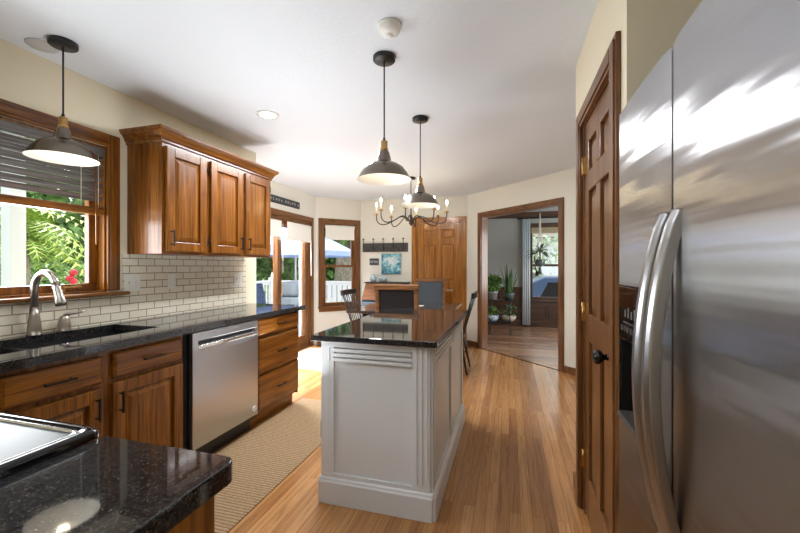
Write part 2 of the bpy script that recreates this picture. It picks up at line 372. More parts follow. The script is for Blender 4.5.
def dup(root, loc, rz=None, label=None):
    def cp(o, par):
        c = o.copy(); COL.objects.link(c)
        if par: c.parent = par
        for ch in o.children: cp(ch, c)
        return c
    kids = list(root.children)
    r = root.copy(); COL.objects.link(r)
    for ch in kids: cp(ch, r)
    r.location = loc
    if rz is not None: r.rotation_euler = (0, 0, rz)
    if label: r['label'] = label
    return r
def frame(x, y, deg, z=0): return Matrix.Translation((x, y, z)) @ Matrix.Rotation(R(deg), 4, 'Z')
ML = lambda x: frame(x, 0, 90)       # faces +X : local x = world y, outward = -y
MR = lambda x: Matrix.Translation((x, 0, 0)) @ Matrix.Rotation(R(-90), 4, 'Z')   # faces -X : local x = -world y
def panel(mb, x0, x1, z0, z1, yb, yt, sl):
    """raised field: base rectangle at y=yb, inset top at y=yt (outward is -y)"""
    vs = [(x0, yb, z0), (x1, yb, z0), (x1, yb, z1), (x0, yb, z1), (x0 + sl, yt, z0 + sl), (x1 - sl, yt, z0 + sl), (x1 - sl, yt, z1 - sl), (x0 + sl, yt, z1 - sl)]
    mb.add(vs, [(4, 5, 6, 7), (0, 1, 5, 4), (1, 2, 6, 5), (2, 3, 7, 6), (3, 0, 4, 7)])
def casing(M, name, x0, x1, z0, z1, w, t, mz, mx, sill=False, bottom=None):
    """door or window trim around an opening, outer size given: three (or four) boards as one object"""
    mb = MB(M)
    zb = bottom if bottom is not None else z0
    for a, b in ((x0, x0 + w), (x1 - w, x1)):
        mb.box(a, b, -t, 0, zb, z1); mb.box(a + w * 0.18, b - w * 0.18, -t - 0.006, -t, zb, z1 - w * 0.2)
    hd = MB(M); hd.box(x0 + w, x1 - w, -t, 0, z1 - w, z1); hd.box(x0 + w * 0.9, x1 - w * 0.9, -t - 0.0062, -t, z1 - w * 0.82, z1 - w * 0.2)
    hd.build(name + '_head', mx, bevel=0.003, kind='structure')
    return mb.build(name, mz, bevel=0.004, kind='structure')
def wall(name, M, x0, x1, z0, z1, t, holes, mat):
    mb = MB(M); xs = x0
    for a, b, c, d in sorted(holes):
        if a > xs: mb.box(xs, a, 0, t, z0, z1)
        if c > z0: mb.box(a, b, 0, t, z0, c)
        if d < z1: mb.box(a, b, 0, t, d, z1)
        xs = b
    if xs < x1: mb.box(xs, x1, 0, t, z0, z1)
    return mb.build(name, mat, kind='structure')

CZ = 2.45
# ------------------------------------------------------------------ room shell
MB().prism([(-2.6, -1.6), (1.3, -1.6), (1.3, 2.3), (1.75, 2.3), (1.75, 3.98), (-0.58, 6.3), (-2.5, 6.35), (-3.2, 5.7), (-3.2, 3.25), (-2.6, 3.25)], -0.06, 0).build('floor', floor_m, kind='structure')
MB().prism([(1.75, 3.99), (3.2, 3.0), (3.2, 8.7), (-0.85, 8.7), (-0.85, 6.4), (-0.58, 6.31)], -0.06, -0.002).build('floor_adjoining', floor2_m, kind='structure')
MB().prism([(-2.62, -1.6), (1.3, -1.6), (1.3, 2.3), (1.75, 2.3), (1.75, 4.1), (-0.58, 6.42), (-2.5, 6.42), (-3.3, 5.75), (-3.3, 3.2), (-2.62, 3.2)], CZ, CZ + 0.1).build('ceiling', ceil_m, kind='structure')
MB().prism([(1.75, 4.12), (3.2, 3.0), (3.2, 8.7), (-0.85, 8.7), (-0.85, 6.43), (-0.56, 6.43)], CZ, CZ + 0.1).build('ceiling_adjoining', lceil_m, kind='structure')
# unseen eaves over the left wall, added to block sun at the sink window
MB().box(-3.25, -2.63, -1.6, 3.15, CZ - 0.02, CZ + 0.1).build('trim_sunblock_eaves', white_ext, kind='structure')

W0, W1, WZ0, WZ1 = 0.62, 1.823, 1.118, 2.055         # sink window opening
wall('wall_left', ML(-2.5), -1.6, 3.326, 0, CZ, 0.12, [(W0, W1, WZ0, WZ1)], wall_m)
MB().box(-3.22, -2.6201, 3.206, 3.326, 0, CZ).build('wall_left_return', nook_m, kind='structure')
S0, S1, SZ = 3.62, 5.49, 2.0                        # sliding door opening
wall('wall_slider', ML(-3.1), 3.3261, 5.69, 0, CZ, 0.12, [(S0, S1, 0, SZ)], nook_m)
MW = frame(-3.1, 5.67, 45)
bw = math.hypot(0.58, 0.58)
wx0, wx1 = 0.115, 0.725                             # bay window opening in its wall's own axis
wall('wall_window', MW, 0.0, bw, 0, CZ, 0.12, [(wx0, wx1, 0.60, 2.02)], nook_m)
wall('wall_back', frame(0, 6.25, 0), -2.56, -0.648, 0, CZ, 0.12, [(-1.52, -0.745, 0, 2.03)], nook_m)
MO = frame(-0.65, 6.25, -45)
ox0, ox1 = 0.325, 1.765
wall('wall_opening', MO, 0.0, 3.25, 0, CZ, 0.12, [(ox0, ox1, 0, 2.06)], nook_m)
wall('wall_right', MR(0.375), -2.41, -1.412, 0, CZ, 0.12, [(-2.188, -1.545, 0, 2.03)], wall_m)
MB().box(0.4951, 1.3, 1.412, 1.50, 0, CZ).build('wall_recess_side', wall_m, kind='structure')
MB().box(1.2, 1.3, 0.40, 1.4119, 0, CZ).build('wall_recess_back', wall_m, kind='structure')
MB().box(0.495, 1.75, 2.29, 2.41, 0, CZ).build('wall_right_return', nook_m, kind='structure')
MB().box(1.65, 1.75, 2.4101, 3.86, 0, CZ).build('wall_right_far', nook_m, kind='structure')
MB().box(0.375, 1.3, -1.6, 0.40, 0, CZ).build('wall_right_near', wall_m, kind='structure')
MB().box(-2.62, 0.374, -1.7, -1.6, 0, CZ).build('wall_rear', wall_m, kind='structure')
# living room beyond the opening
wall('wall_living_back', frame(0, 8.6, 0), -0.85, 3.2, 0, CZ, 0.12, [(0.42, 1.66, 0.56, 2.12)], grey_m)
MB().box(-0.85, -0.75, 6.44, 8.6, 0, CZ).build('wall_living_left', grey_m, kind='structure')
MB().box(3.1, 3.2, 3.0, 8.6, 0, CZ).build('wall_living_right', grey_m, kind='structure')
MB().box(1.7501, 3.1, 3.0, 3.1, 0, CZ).build('wall_living_near', grey_m, kind='structure')
# dark wainscot with raised fields, and dark crown
mb = MB(frame(0, 8.6, 0)); mb.box(-0.75, 3.1, -0.02, 0, 0, 0.52); mb.box(-0.75, 0.32, -0.019, 0, 0.52, 0.84)
for k in range(7):
    a = -0.72 + k * 0.51
    for z0, z1 in (((0.16, 0.47),) if k > 1 else ((0.16, 0.76),)):
        mb.box(a, a + 0.03, -0.032, -0.02, z0, z1); mb.box(a + 0.45, a + 0.48, -0.032, -0.02, z0, z1)
        mb.box(a + 0.03, a + 0.45, -0.032, -0.02, z0, z0 + 0.03); mb.box(a + 0.03, a + 0.45, -0.032, -0.02, z1 - 0.03, z1)
mb.box(-0.75, 0.32, -0.04, -0.019, 0.80, 0.84)
mb.build('trim_wainscot', dark_x, kind='structure', bevel=0.003)
MB(frame(0, 8.6, 0)).box(-0.75, 3.1, -0.06, -0.0, CZ - 0.115, CZ - 0.001).build('trim_crown', dark_x, kind='structure', bevel=0.01)
MB(frame(0, 8.6, 0)).box(-0.75, 3.1, -0.035, -0.0201, 0, 0.11).build('baseboard_living', dark_x, kind='structure', bevel=0.004)
# baseboards
bbh = 0.085
MB(frame(0, 6.25, 0)).box(-2.5, -1.60, -0.014, 0, 0, bbh).box(-0.665, -0.66, -0.014, 0, 0, bbh).build('baseboard_back', trim_x, kind='structure', bevel=0.004)
MB(MO).box(0.01, ox0 - 0.075, -0.014, 0, 0, bbh).box(ox1 + 0.075, 2.6, -0.014, 0, 0, bbh).build('baseboard_opening', trim_x, kind='structure', bevel=0.004)
MB(MW).box(0.02, bw - 0.02, -0.014, 0, 0, bbh).build('baseboard_window', trim_x, kind='structure', bevel=0.004)
MB(MR(0.375)).box(-2.41, -2.275, -0.014, 0, 0, bbh).build('baseboard_right', trim_y, kind='structure', bevel=0.004)
# cased opening: jamb liner, casing and dark threshold strip
mb = MB(MO); mb.box(ox0, ox0 + 0.018, 0.0, 0.12, 0, 2.06); mb.box(ox1 - 0.018, ox1, 0.0, 0.12, 0, 2.06); mb.box(ox0 + 0.018, ox1 - 0.018, 0.0, 0.12, 2.042, 2.06)
mb.build('trim_opening_jamb', trim_z, kind='structure', bevel=0.003)
casing(MO, 'trim_opening', ox0 - 0.065, ox1 + 0.065, 0, 2.125, 0.075, 0.018, trim_z, trim_x)
MB(MO).box(ox0 + 0.018, ox1 - 0.018, 0.0, 0.03, -0.002, 0.006).build('trim_threshold', dark_x, kind='structure')

def six_panel(M, x0, x1, z0, z1, name_mat, nm='door_1', hinge=None, t=0.035, ydoor=0.02):
    """frame-and-field door slab; front face at y = ydoor"""
    mb = MB(M); yf = ydoor; h = z1 - z0; w = x1 - x0; st = 0.105 * min(1, w / 0.72); mu = 0.10 * min(1, w / 0.72)
    xm = (x0 + x1) / 2
    rows = [(z0 + 0.21, z0 + 0.90), (z0 + 1.035, z0 + 1.645), (z0 + 1.745, z1 - 0.105)]
    mb.box(x0, x0 + st, yf, yf + t, z0, z1); mb.box(x1 - st, x1, yf, yf + t, z0, z1)
    zs = [z0] + [q for r in rows for q in r] + [z1]
    for k in range(0, len(zs), 2): mb.box(x0 + st, x1 - st, yf, yf + t, zs[k], zs[k + 1])
    for a, b in rows:
        mb.box(xm - mu / 2, xm + mu / 2, yf, yf + t, a, b)
        for p, q in ((x0 + st, xm - mu / 2), (xm + mu / 2, x1 - st)):
            mb.box(p, q, yf + 0.017, yf + t - 0.004, a, b)
            panel(mb, p + 0.006, q - 0.006, a + 0.006, b - 0.006, yf + 0.0169, yf + 0.008, 0.034)
    return mb.build(nm, name_mat, kind='structure', bevel=0.004)
# door in the nook's back wall
d1 = six_panel(frame(0, 6.25, 0), -1.50, -0.765, 0.01, 2.008, door_z, 'door_1')
mb = MB(frame(0, 6.25, 0)); mb.box(-1.52, -1.5, 0, 0.1, 0, 2.03); mb.box(-0.765, -0.745, 0, 0.1, 0, 2.03); mb.box(-1.5, -0.765, 0, 0.1, 2.01, 2.03); mb.build('trim_door_jamb', door_z, kind='structure')
casing(frame(0, 6.25, 0), 'trim_door', -1.595, -0.668, 0, 2.107, 0.08, 0.018, door_z, door_z)
# pantry door on the right
d2 = six_panel(MR(0.375), -2.1468, -1.5632, 0.012, 2.012, trim_z, 'door_2', ydoor=0.004)
mb = MB(MR(0.375)); mb.box(-2.188, -2.147, 0, 0.12, 0, 2.03); mb.box(-2.147, -2.13, 0.0395, 0.06, 0, 2.03); mb.box(-1.563, -1.545, 0, 0.12, 0, 2.03); mb.box(-2.147, -1.563, 0, 0.12, 2.014, 2.03); mb.build('trim_pantry_jamb', trim_z, kind='structure')
casing(MR(0.375), 'trim_pantry', -2.272, -1.475, 0, 2.105, 0.085, 0.018, trim_z, trim_y)
Tk = MR(0.375) @ Matrix.Translation((-1.610, 0.004, 0.935)) @ Matrix.Rotation(R(90), 4, 'X')
MB().lathe([(0.0, 0.0), (0.030, 0.0), (0.030, 0.006), (0.012, 0.012), (0.011, 0.030), (0.024, 0.038), (0.029, 0.050), (0.026, 0.062), (0.012, 0.068), (0.0001, 0.069)], n=20, T=Tk, cap=False).build('door_knob', black_gloss, d2, label='black round door knob')
for z in (0.29, 1.05, 1.80):
    MB(MR(0.375)).box(-2.150, -2.120, -0.004, 0.0045, z - 0.045, z + 0.045).cyl((-2.147, -0.006, 0), 0.007, z - 0.047, z + 0.047, 10).build('hinge', brass, d2, label='brass hinge')

# ------------------------------------------------------------------ sink window (window_1)
mwin = ML(-2.5)
w1 = MB(mwin)
for a, b, c, d in ((W0, W1, WZ0, WZ0 + 0.012), (W0, W1, WZ1 - 0.018, WZ1), (W0, W0 + 0.018, WZ0 + 0.012, WZ1 - 0.018), (W1 - 0.018, W1, WZ0 + 0.012, WZ1 - 0.018)): w1.box(a, b, 0.0, 0.12, c, d)
win1 = w1.build('window_1', oak_z, kind='structure')
mb = MB(mwin); sa, sb, sc_, sd = W0 + 0.018, W1 - 0.018, WZ0 + 0.012, WZ1 - 0.018
mb.box(sa, sb, 0.060, 0.10, sc_, sc_ + 0.045); mb.box(sa, sb, 0.060, 0.10, sd - 0.05, sd); mb.box(sa, sa + 0.05, 0.060, 0.10, sc_ + 0.045, sd - 0.05); mb.box(sb - 0.05, sb, 0.060, 0.10, sc_ + 0.045, sd - 0.05)
mb.build('window_frame', oak_z, win1, bevel=0.004)
MB(mwin).box(sa + 0.045, sb - 0.045, 0.078, 0.082, sc_ + 0.04, sd - 0.045).build('pane', glass_m, win1)
mb = MB(mwin); mb.box(1.585, 1.605, 0.035, 0.06, sc_ + 0.004, sc_ + 0.02); mb.bar((1.595, 0.04, sc_ + 0.028), (1.70, 0.045, sc_ + 0.030), 0.012, 0.010)
mb.build('window_crank', brass, win1, label='brass crank handle on the sash')
casing(mwin, 'trim_sink_window', W0 - 0.072, W1 + 0.072, 1.128, 2.138, 0.08, 0.02, oak_z, oak_y, bottom=1.128)
MB(mwin).box(W0 - 0.10, W1 + 0.125, -0.045, 0.0, 1.094, 1.117).box(W0, W1, 0.0, 0.058, 1.094, 1.1175).build('window_sill', oak_y, win1, bevel=0.006)

# blind inside the recess
bl = thing('window_blind', (-2.50, 1.2, 1.6), 'dark wooden slatted blind half lowered over the sink window', 'blind')
bx = -2.515
MB().box(bx - 0.028, bx + 0.026, W0 + 0.02, W1 - 0.02, WZ1 - 0.075, WZ1 - 0.019).build('head_rail', slat_wood, bl, bevel=0.003)
zz = WZ1 - 0.10; k = 0
BOT = 1.655
while zz > BOT + 0.02:
    T = Matrix.Translation((bx, 0, zz)) @ Matrix.Rotation(R(-36), 4, 'Y')
    MB().box(-0.024, 0.024, W0 + 0.024, W1 - 0.024, -0.0014, 0.0014, T).build('slat', slat_wood, bl); zz -= 0.0405; k += 1
MB().box(bx - 0.026, bx + 0.026, W0 + 0.024, W1 - 0.024, BOT - 0.045, BOT + 0.0).build('bottom_rail', oak_y, bl, bevel=0.003)
for y in (0.85, 1.25, 1.66, 1.76):
    mb = MB(); mb.tube([(bx + 0.029, y, WZ1 - 0.07), (bx + 0.029, y, BOT - 0.005)], 0.0018, 5); mb.build('ladder_cord', rope_m, bl)
MB().tube([(bx + 0.040, 1.735, WZ1 - 0.07), (bx + 0.047, 1.738, 1.42)], [0.004, 0.0065], 8).build('tilt_wand', oak_z, bl, label='wooden tilt wand')

# ------------------------------------------------------------------ sliding glass door (door_3)
ms = ML(-3.1)
sl = MB(ms)
sl.box(S0, S0 + 0.05, 0.0, 0.12, 0, SZ); sl.box(S1 - 0.05, S1, 0.0, 0.12, 0, SZ); sl.box(S0 + 0.05, S1 - 0.05, 0.0, 0.12, SZ - 0.05, SZ); sl.box(S0 + 0.05, S1 - 0.05, 0.0, 0.12, 0.0, 0.03)
door3 = sl.build('door_3', trim_z, kind='structure')
def leafd(a, b, y, nm):
    mb = MB(ms); st = 0.095
    mb.box(a, a + st, y, y + 0.04, 0.03, SZ - 0.05); mb.box(b - st, b, y, y + 0.04, 0.03, SZ - 0.05)
    mb.box(a + st, b - st, y, y + 0.04, 0.03, 0.20); mb.box(a + st, b - st, y, y + 0.04, SZ - 0.15, SZ - 0.05)
    p = mb.build(nm, trim_z, door3, bevel=0.004)
    MB(ms).box(a + st - 0.005, b - st + 0.005, y + 0.018, y + 0.022, 0.195, SZ - 0.145).build('pane', glass_m, p)
    return p
leafd(S0 + 0.05, 4.71, 0.055, 'door_panel'); pr = leafd(4.60, S1 - 0.05, 0.010, 'door_panel')
MB(ms).box(S1 - 0.19, S1 - 0.146, 0.066, 0.092, 0.03, SZ - 0.06).box(4.73, 4.76, 0.066, 0.092, 0.03, SZ - 0.06).build('screen_frame', white_ext, door3, label='white screen door frame')
MB(ms).tube([(4.66, -0.008, 0.88), (4.66, -0.03, 0.91), (4.66, -0.03, 1.05), (4.66, -0.008, 1.08)], 0.007, 8).build('door_handle', brass, door3)
casing(ms, 'trim_slider', S0 - 0.075, S1 + 0.08, 0, 2.078, 0.085, 0.02, trim_z, trim_y)
def roller(a, b, y, top, bot, label, M, name='roller_shade'):
    root = thing(name, M @ Vector(((a + b) / 2, y, bot)), label, 'blind', 'white roller shades in the breakfast nook')
    mb = MB(M); T = Matrix.Translation((a, y, top)) @ Matrix.Rotation(R(90), 4, 'Y')
    mb.cyl((0, 0, 0), 0.026, 0, b - a, 14, T); mb.build('roll', shade_fabric, root)
    MB(M).box(a + 0.012, b - 0.012, y - 0.026, y - 0.023, bot, top).box(a + 0.012, b - 0.012, y - 0.030, y - 0.019, bot, bot + 0.022).build('fabric', shade_fabric, root)
    for q in (a - 0.008, b): MB(M).box(q, q + 0.008, y - 0.03, y + 0.03, top - 0.03, top + 0.03).build('bracket', trim_z, root)
    return root
roller(3.72, 4.60, -0.006 - 0.03, 1.905, 1.69, 'white roller shade over the left leaf of the sliding door', ms)
rs = roller(4.70, 5.40, -0.02 - 0.03, 1.905, 1.66, 'white roller shade over the right leaf of the sliding door', ms)
MB(ms).tube([(5.37, -0.075, 1.88), (5.37, -0.078, 1.15), (5.372, -0.082, 1.13), (5.374, -0.085, 1.15), (5.376, -0.078, 1.88)], 0.003, 5).build('pull_cord', white_gloss, rs)
MB(ms).tube([(4.61, -0.07, 1.88), (4.61, -0.07, 1.20)], 0.004, 5).build('pull_cord', white_gloss, rs)

# ------------------------------------------------------------------ bay window (window_2)
w2 = MB(MW)
for a, b, c, d in ((wx0, wx1, 0.60, 0.625), (wx0, wx1, 1.995, 2.02), (wx0, wx0 + 0.025, 0.625, 1.995), (wx1 - 0.025, wx1, 0.625, 1.995)): w2.box(a, b, 0.0, 0.12, c, d)
win2 = w2.build('window_2', trim_z, kind='structure')
def sash(M, a, b, c, d, y, par, mat, st=0.042):
    mb = MB(M); mb.box(a, a + st, y, y + 0.035, c, d); mb.box(b - st, b, y, y + 0.035, c, d); mb.box(a + st, b - st, y, y + 0.035, c, c + st); mb.box(a + st, b - st, y, y + 0.035, d - st, d)
    p = mb.build('sash', mat, par, bevel=0.003)
    MB(M).box(a + st - 0.004, b - st + 0.004, y + 0.015, y + 0.019, c + st - 0.004, d - st + 0.004).build('pane', glass_m, p)
sash(MW, wx0 + 0.025, wx1 - 0.025, 0.625, 1.31, 0.03, win2, trim_z)
sash(MW, wx0 + 0.025, wx1 - 0.025, 1.27, 1.995, 0.067, win2, trim_z)
casing(MW, 'trim_bay_window', wx0 - 0.072, wx1 + 0.072, 0.6, 2.095, 0.08, 0.02, trim_z, trim_x, bottom=0.605)
MB(MW).box(wx0 - 0.085, wx1 + 0.085, -0.04, 0.0, 0.582, 0.604).box(wx0 - 0.065, wx1 + 0.065, -0.02, 0.0, 0.52, 0.582).build('window_sill', trim_x, win2, bevel=0.004)
roller(wx0 + 0.035, wx1 - 0.035, 0.028 - 0.03, 1.965, 1.74, 'white roller shade in the narrow bay window', MW)

# ------------------------------------------------------------------ living-room window (window_3)
mf = frame(0, 8.6, 0)
w3 = MB(mf)
for a, b, c, d in ((0.42, 1.66, 0.56, 0.585), (0.42, 1.66, 2.095, 2.12), (0.42, 0.445, 0.585, 2.095), (1.635, 1.66, 0.585, 2.095)): w3.box(a, b, 0.0, 0.12, c, d)
win3 = w3.build('window_3', dark_z, kind='structure')
sash(mf, 0.445, 1.635, 0.585, 1.33, 0.03, win3, dark_z, 0.045); sash(mf, 0.445, 1.635, 1.29, 2.095, 0.067, win3, dark_z, 0.045)
casing(mf, 'trim_living_window', 0.33, 1.75, 0.56, 2.21, 0.09, 0.02, dark_z, dark_x, bottom=0.565)
MB(mf).box(0.31, 1.77, -0.05, 0.0, 0.53, 0.56).build('window_sill', dark_x, win3, bevel=0.004)

# ------------------------------------------------------------------ left run of base cabinets
XF, XD = -1.915, -1.893          # face-frame front, door front
mc = ML(XF)
def pull(parent, M, c, L, vertical, mat=bronze, y0=-0.022, label=None):
    x, z = c; h = L / 2; mb = MB(M)
    if vertical:
        mb.tube([(x, y0 + 0.001, z - h), (x, y0 - 0.022, z - h), ], 0.0045, 8); mb.tube([(x, y0 + 0.001, z + h), (x, y0 - 0.022, z + h)], 0.0045, 8)
        mb.box(x - 0.005, x + 0.005, y0 - 0.030, y0 - 0.021, z - h - 0.012, z + h + 0.012)
    else:
        mb.tube([(x - h, y0 + 0.001, z), (x - h, y0 - 0.022, z)], 0.0045, 8); mb.tube([(x + h, y0 + 0.001, z), (x + h, y0 - 0.022, z)], 0.0045, 8)
        mb.box(x - h - 0.012, x + h + 0.012, y0 - 0.030, y0 - 0.021, z - 0.005, z + 0.005)
    return mb.build('handle', mat, parent, bevel=0.002)
def drawer(root, M, x0, x1, z0, z1, mat, name='drawer', hl=0.10):
    mb = MB(M); mb.box(x0, x1, -0.014, 0.0, z0, z1)
    panel(mb, x0, x1, z0, z1, -0.014, -0.022, 0.012)
    o = mb.build(name, mat, root, bevel=0.0)
    pull(o, M, ((x0 + x1) / 2, (z0 + z1) / 2), hl, False); return o
def raised_door(root, M, x0, x1, z0, z1, mat, hside, hz, hinge=None, st=0.062):
    mb = MB(M)
    mb.box(x0, x0 + st, -0.022, 0, z0, z1); mb.box(x1 - st, x1, -0.022, 0, z0, z1)
    mb.box(x0 + st, x1 - st, -0.0219, 0, z0, z0 + st); mb.box(x0 + st, x1 - st, -0.0219, 0, z1 - st, z1)
    mb.box(x0 + st, x1 - st, -0.008, 0, z0 + st, z1 - st)
    panel(mb, x0 + st + 0.004, x1 - st - 0.004, z0 + st + 0.004, z1 - st - 0.004, -0.008, -0.020, 0.032)
    o = mb.build('door', mat, root, bevel=0.0035)
    hx = x0 + 0.032 if hside < 0 else x1 - 0.032
    pull(o, M, (hx, hz), 0.085, True)
    if hinge:
        for z in (z0 + 0.075, z1 - 0.075):
            xh = x1 + 0.006 if hinge > 0 else x0 - 0.006
            MB(M).cyl((xh, -0.018, 0), 0.005, z - 0.028, z + 0.028, 8).build('hinge', bronze, o)
    return o
def carcass(root, M, x0, x1, depth, z0, z1, mat, openings, toe=True, side=None, top=False):
    """box of boards with a face frame round the openings"""
    mb = MB(M); t = 0.018
    mb.box(x0, x0 + t, 0.0, depth, z0, z1); mb.box(x1 - t, x1, 0.0, depth, z0, z1); mb.box(x0 + t, x1 - t, 0.02, depth, z0, z0 + t)
    mb.box(x0 + t, x1 - t, depth - 0.012, depth, z0 + t, z1)
    if top: mb.box(x0 + t, x1 - t, 0.0, depth - 0.012, z1 - t, z1)
    xs = x0 + t
    mb.box(x0 + t, x1 - t, 0.004, 0.018, z0 + t, z1 - (t if top else 0))
    for a, b, c, d in openings: pass
    o = mb.build('carcass', mat, root, bevel=0.002)
    return o
def toe(root, M, x0, x1, mat, name='toe_kick'):
    return MB(M).box(x0, x1, 0.06, 0.078, 0.0, 0.099).build(name, mat, root)

c1 = thing('base_cabinet', (-2.2, 1.40, 0), 'oak sink base cabinet with two false drawer fronts and two doors', 'cabinet', 'oak base cabinets')
carcass(c1, mc, 0.945, 1.848, 0.57, 0.10, 0.872, oak_z, [])
toe(c1, mc, 0.945, 1.848, oak_y)
drawer(c1, mc, 0.978, 1.362, 0.715, 0.845, oak_y, 'false_drawer_front'); drawer(c1, mc, 1.418, 1.832, 0.722, 0.850, oak_y, 'false_drawer_front')
raised_door(c1, mc, 0.978, 1.362, 0.135, 0.692, oak_z, 1, 0.60); raised_door(c1, mc, 1.412, 1.832, 0.135, 0.70, oak_z, -1, 0.60)
c3 = thing('base_cabinet', (-2.2, 2.84, 0), 'oak stack of three drawers at the far end of the counter', 'cabinet', 'oak base cabinets')
carcass(c3, mc, 2.534, 3.16, 0.57, 0.10, 0.872, oak_z, [])
toe(c3, mc, 2.534, 3.16, oak_y)
for z0, z1 in ((0.732, 0.862), (0.43, 0.703), (0.14, 0.405)): drawer(c3, mc, 2.553, 3.142, z0, z1, oak_y)

# dishwasher
dw = thing('dishwasher', (-2.2, 2.21, 0), 'stainless steel dishwasher with a recessed pocket handle between oak cabinets', 'dishwasher')
MB(mc).box(1.892, 2.530, 0.0, 0.55, 0.10, 0.868).build('body', black_plastic, dw)
mb = MB(mc); yF = -0.030; a, b = 1.894, 2.528
mb.box(a, b, yF, -0.001, 0.135, 0.755); mb.box(a, b, yF, -0.001, 0.812, 0.866); mb.box(a, a + 0.045, yF, -0.001, 0.755, 0.812); mb.box(b - 0.035, b, yF, -0.001, 0.755, 0.812)
mb.box(a + 0.045, b - 0.035, -0.006, -0.001, 0.755, 0.812)
dwd = mb.build('door', dw_steel, dw, bevel=0.0025)
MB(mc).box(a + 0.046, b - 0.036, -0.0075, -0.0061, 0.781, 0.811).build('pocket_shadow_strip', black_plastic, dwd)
mb = MB(mc); mb.prism([(yF - 0.001, 0.757), (yF - 0.001, 0.779), (-0.012, 0.790), (-0.012, 0.757)], a + 0.047, b - 0.037, Matrix(((0, 0, 1, 0), (1, 0, 0, 0), (0, 1, 0, 0), (0, 0, 0, 1)))).build('handle', chrome, dwd, bevel=0.002)
Tb = mc @ Matrix.Translation((2.485, yF, 0.185)) @ Matrix.Rotation(R(90), 4, 'X')
bd = MB().lathe([(0.024, 0.0), (0.024, 0.003), (0.019, 0.0035), (0.0001, 0.0036)], n=24, T=Tb, cap=False).build('badge', plain('badge_silver', (0.72, 0.71, 0.70), 0.35), dwd)
mb = MB(mc); pts = [(2.485 + 0.013 * math.cos(t * PI / 12), yF - 0.0042, 0.185 + 0.016 * math.sin(t * PI / 12)) for t in range(3, 22)]
mb.tube(pts, 0.0022, 6); mb.tube([(2.485, yF - 0.0042, 0.194), (2.484, yF - 0.0042, 0.176)], 0.002, 6); mb.build('emblem', plain('badge_grey', (0.32, 0.31, 0.30), 0.4), bd)
MB(mc).box(1.892, 2.530, 0.045, 0.06, 0.0, 0.099).build('kick_plate', black_plastic, dw)
MB(mc).box(1.849, 1.890, 0.010, 0.03, 0.0, 0.870).build('gap_shade_strip', dark_gap, dw)  # near-black strip paints the shade in the gap beside the dishwasher

# worktop with the sink cut-out
SY0, SY1, SX0, SX1 = 0.990, 1.812, -2.425, -2.045
mb = MB(); z0, z1 = 0.875, 0.914
mb.box(SX1, -1.87, 0.6155, 3.23, z0, z1); mb.box(-2.4925, SX0, 0.6155, 3.23, z0, z1)
mb.box(SX0, SX1, 0.6155, SY0, z0, z1); mb.box(SX0, SX1, SY1, 3.23, z0, z1)
mb.build('worktop', granite_m, label='polished black granite worktop along the window wall', cat='worktop')
sk = thing('kitchen_sink', (-2.235, 1.28, 0.68), 'black double bowl undermount sink below the window', 'sink')
def bowl(y0, y1, dz):
    mb = MB(); t = 0.012; x0, x1 = SX0 - 0.004, SX1 + 0.004
    mb.box(x0 - t, x0, y0 - t, y1 + t, dz, 0.874); mb.box(x1, x1 + t, y0 - t, y1 + t, dz, 0.874); mb.box(x0, x1, y0 - t, y0, dz, 0.874); mb.box(x0, x1, y1, y1 + t, dz, 0.874); mb.box(x0, x1, y0, y1, dz - t, dz)
    o = mb.build('bowl', sink_m, sk, bevel=0.004)
    MB().lathe([(0.0001, 0.004), (0.030, 0.004), (0.042, 0.006), (0.045, 0.0005)], ((x0 + x1) / 2, (y0 + y1) / 2, dz), 20, cap=False).build('drain', chrome, o)
bowl(SY0 - 0.004, 1.262, 0.70); bowl(1.292, SY1 + 0.004, 0.70)
MB().box(SX0 - 0.004, SX1 + 0.004, 1.275, 1.279, 0.72, 0.868).box(SX0 - 0.003, SX1 + 0.003, 1.2625, 1.2915, 0.835, 0.868).build('divider', sink_m, sk)

# faucet
fa = thing('faucet', (-2.455, 1.41, 0.914), 'brushed nickel gooseneck faucet standing behind the sink', 'faucet')
bxf, byf = -2.450, 1.405
MB().lathe([(0.034, 0.0), (0.034, 0.006), (0.029, 0.012), (0.030, 0.03), (0.028, 0.06), (0.022, 0.105), (0.0185, 0.15)], (bxf, byf, 0.914), 24).build('base', nickel, fa)
arc = [(bxf, byf, 1.06), (bxf, byf, 1.165)]
for k in range(1, 15):
    t = PI - k * PI / 14 * 0.93
    arc.append((bxf + 0.074 + 0.074 * math.cos(t), byf + 0.012 * k / 14, 1.165 + 0.085 * math.sin(t)))
MB().tube(arc, 0.0172, 14).build('spout', nickel, fa)
e = Vector(arc[-1]); dd = (Vector(arc[-1]) - Vector(arc[-2])).normalized()
MB().tube([e - dd * 0.002, e + dd * 0.02, e + dd * 0.06, e + dd * 0.095, e + dd * 0.112], [0.0178, 0.0185, 0.021, 0.0275, 0.025], 16).build('spray_head', nickel, fa)
fl = thing('faucet_lever', (-2.455, 1.545, 0.914), 'brushed nickel lever handle right of the gooseneck faucet', 'faucet')
MB().lathe([(0.034, 0.0), (0.034, 0.005), (0.030, 0.012), (0.031, 0.03), (0.027, 0.055), (0.025, 0.072), (0.019, 0.085), (0.0001, 0.092)], (-2.452, 1.548, 0.914), 20, cap=True).build('base', nickel, fl)
MB().tube([(-2.452, 1.548, 1.000), (-2.435, 1.570, 1.012), (-2.42, 1.600, 1.014), (-2.41, 1.622, 1.022)], [0.012, 0.009, 0.007, 0.0085], 10).build('lever', nickel, fl)

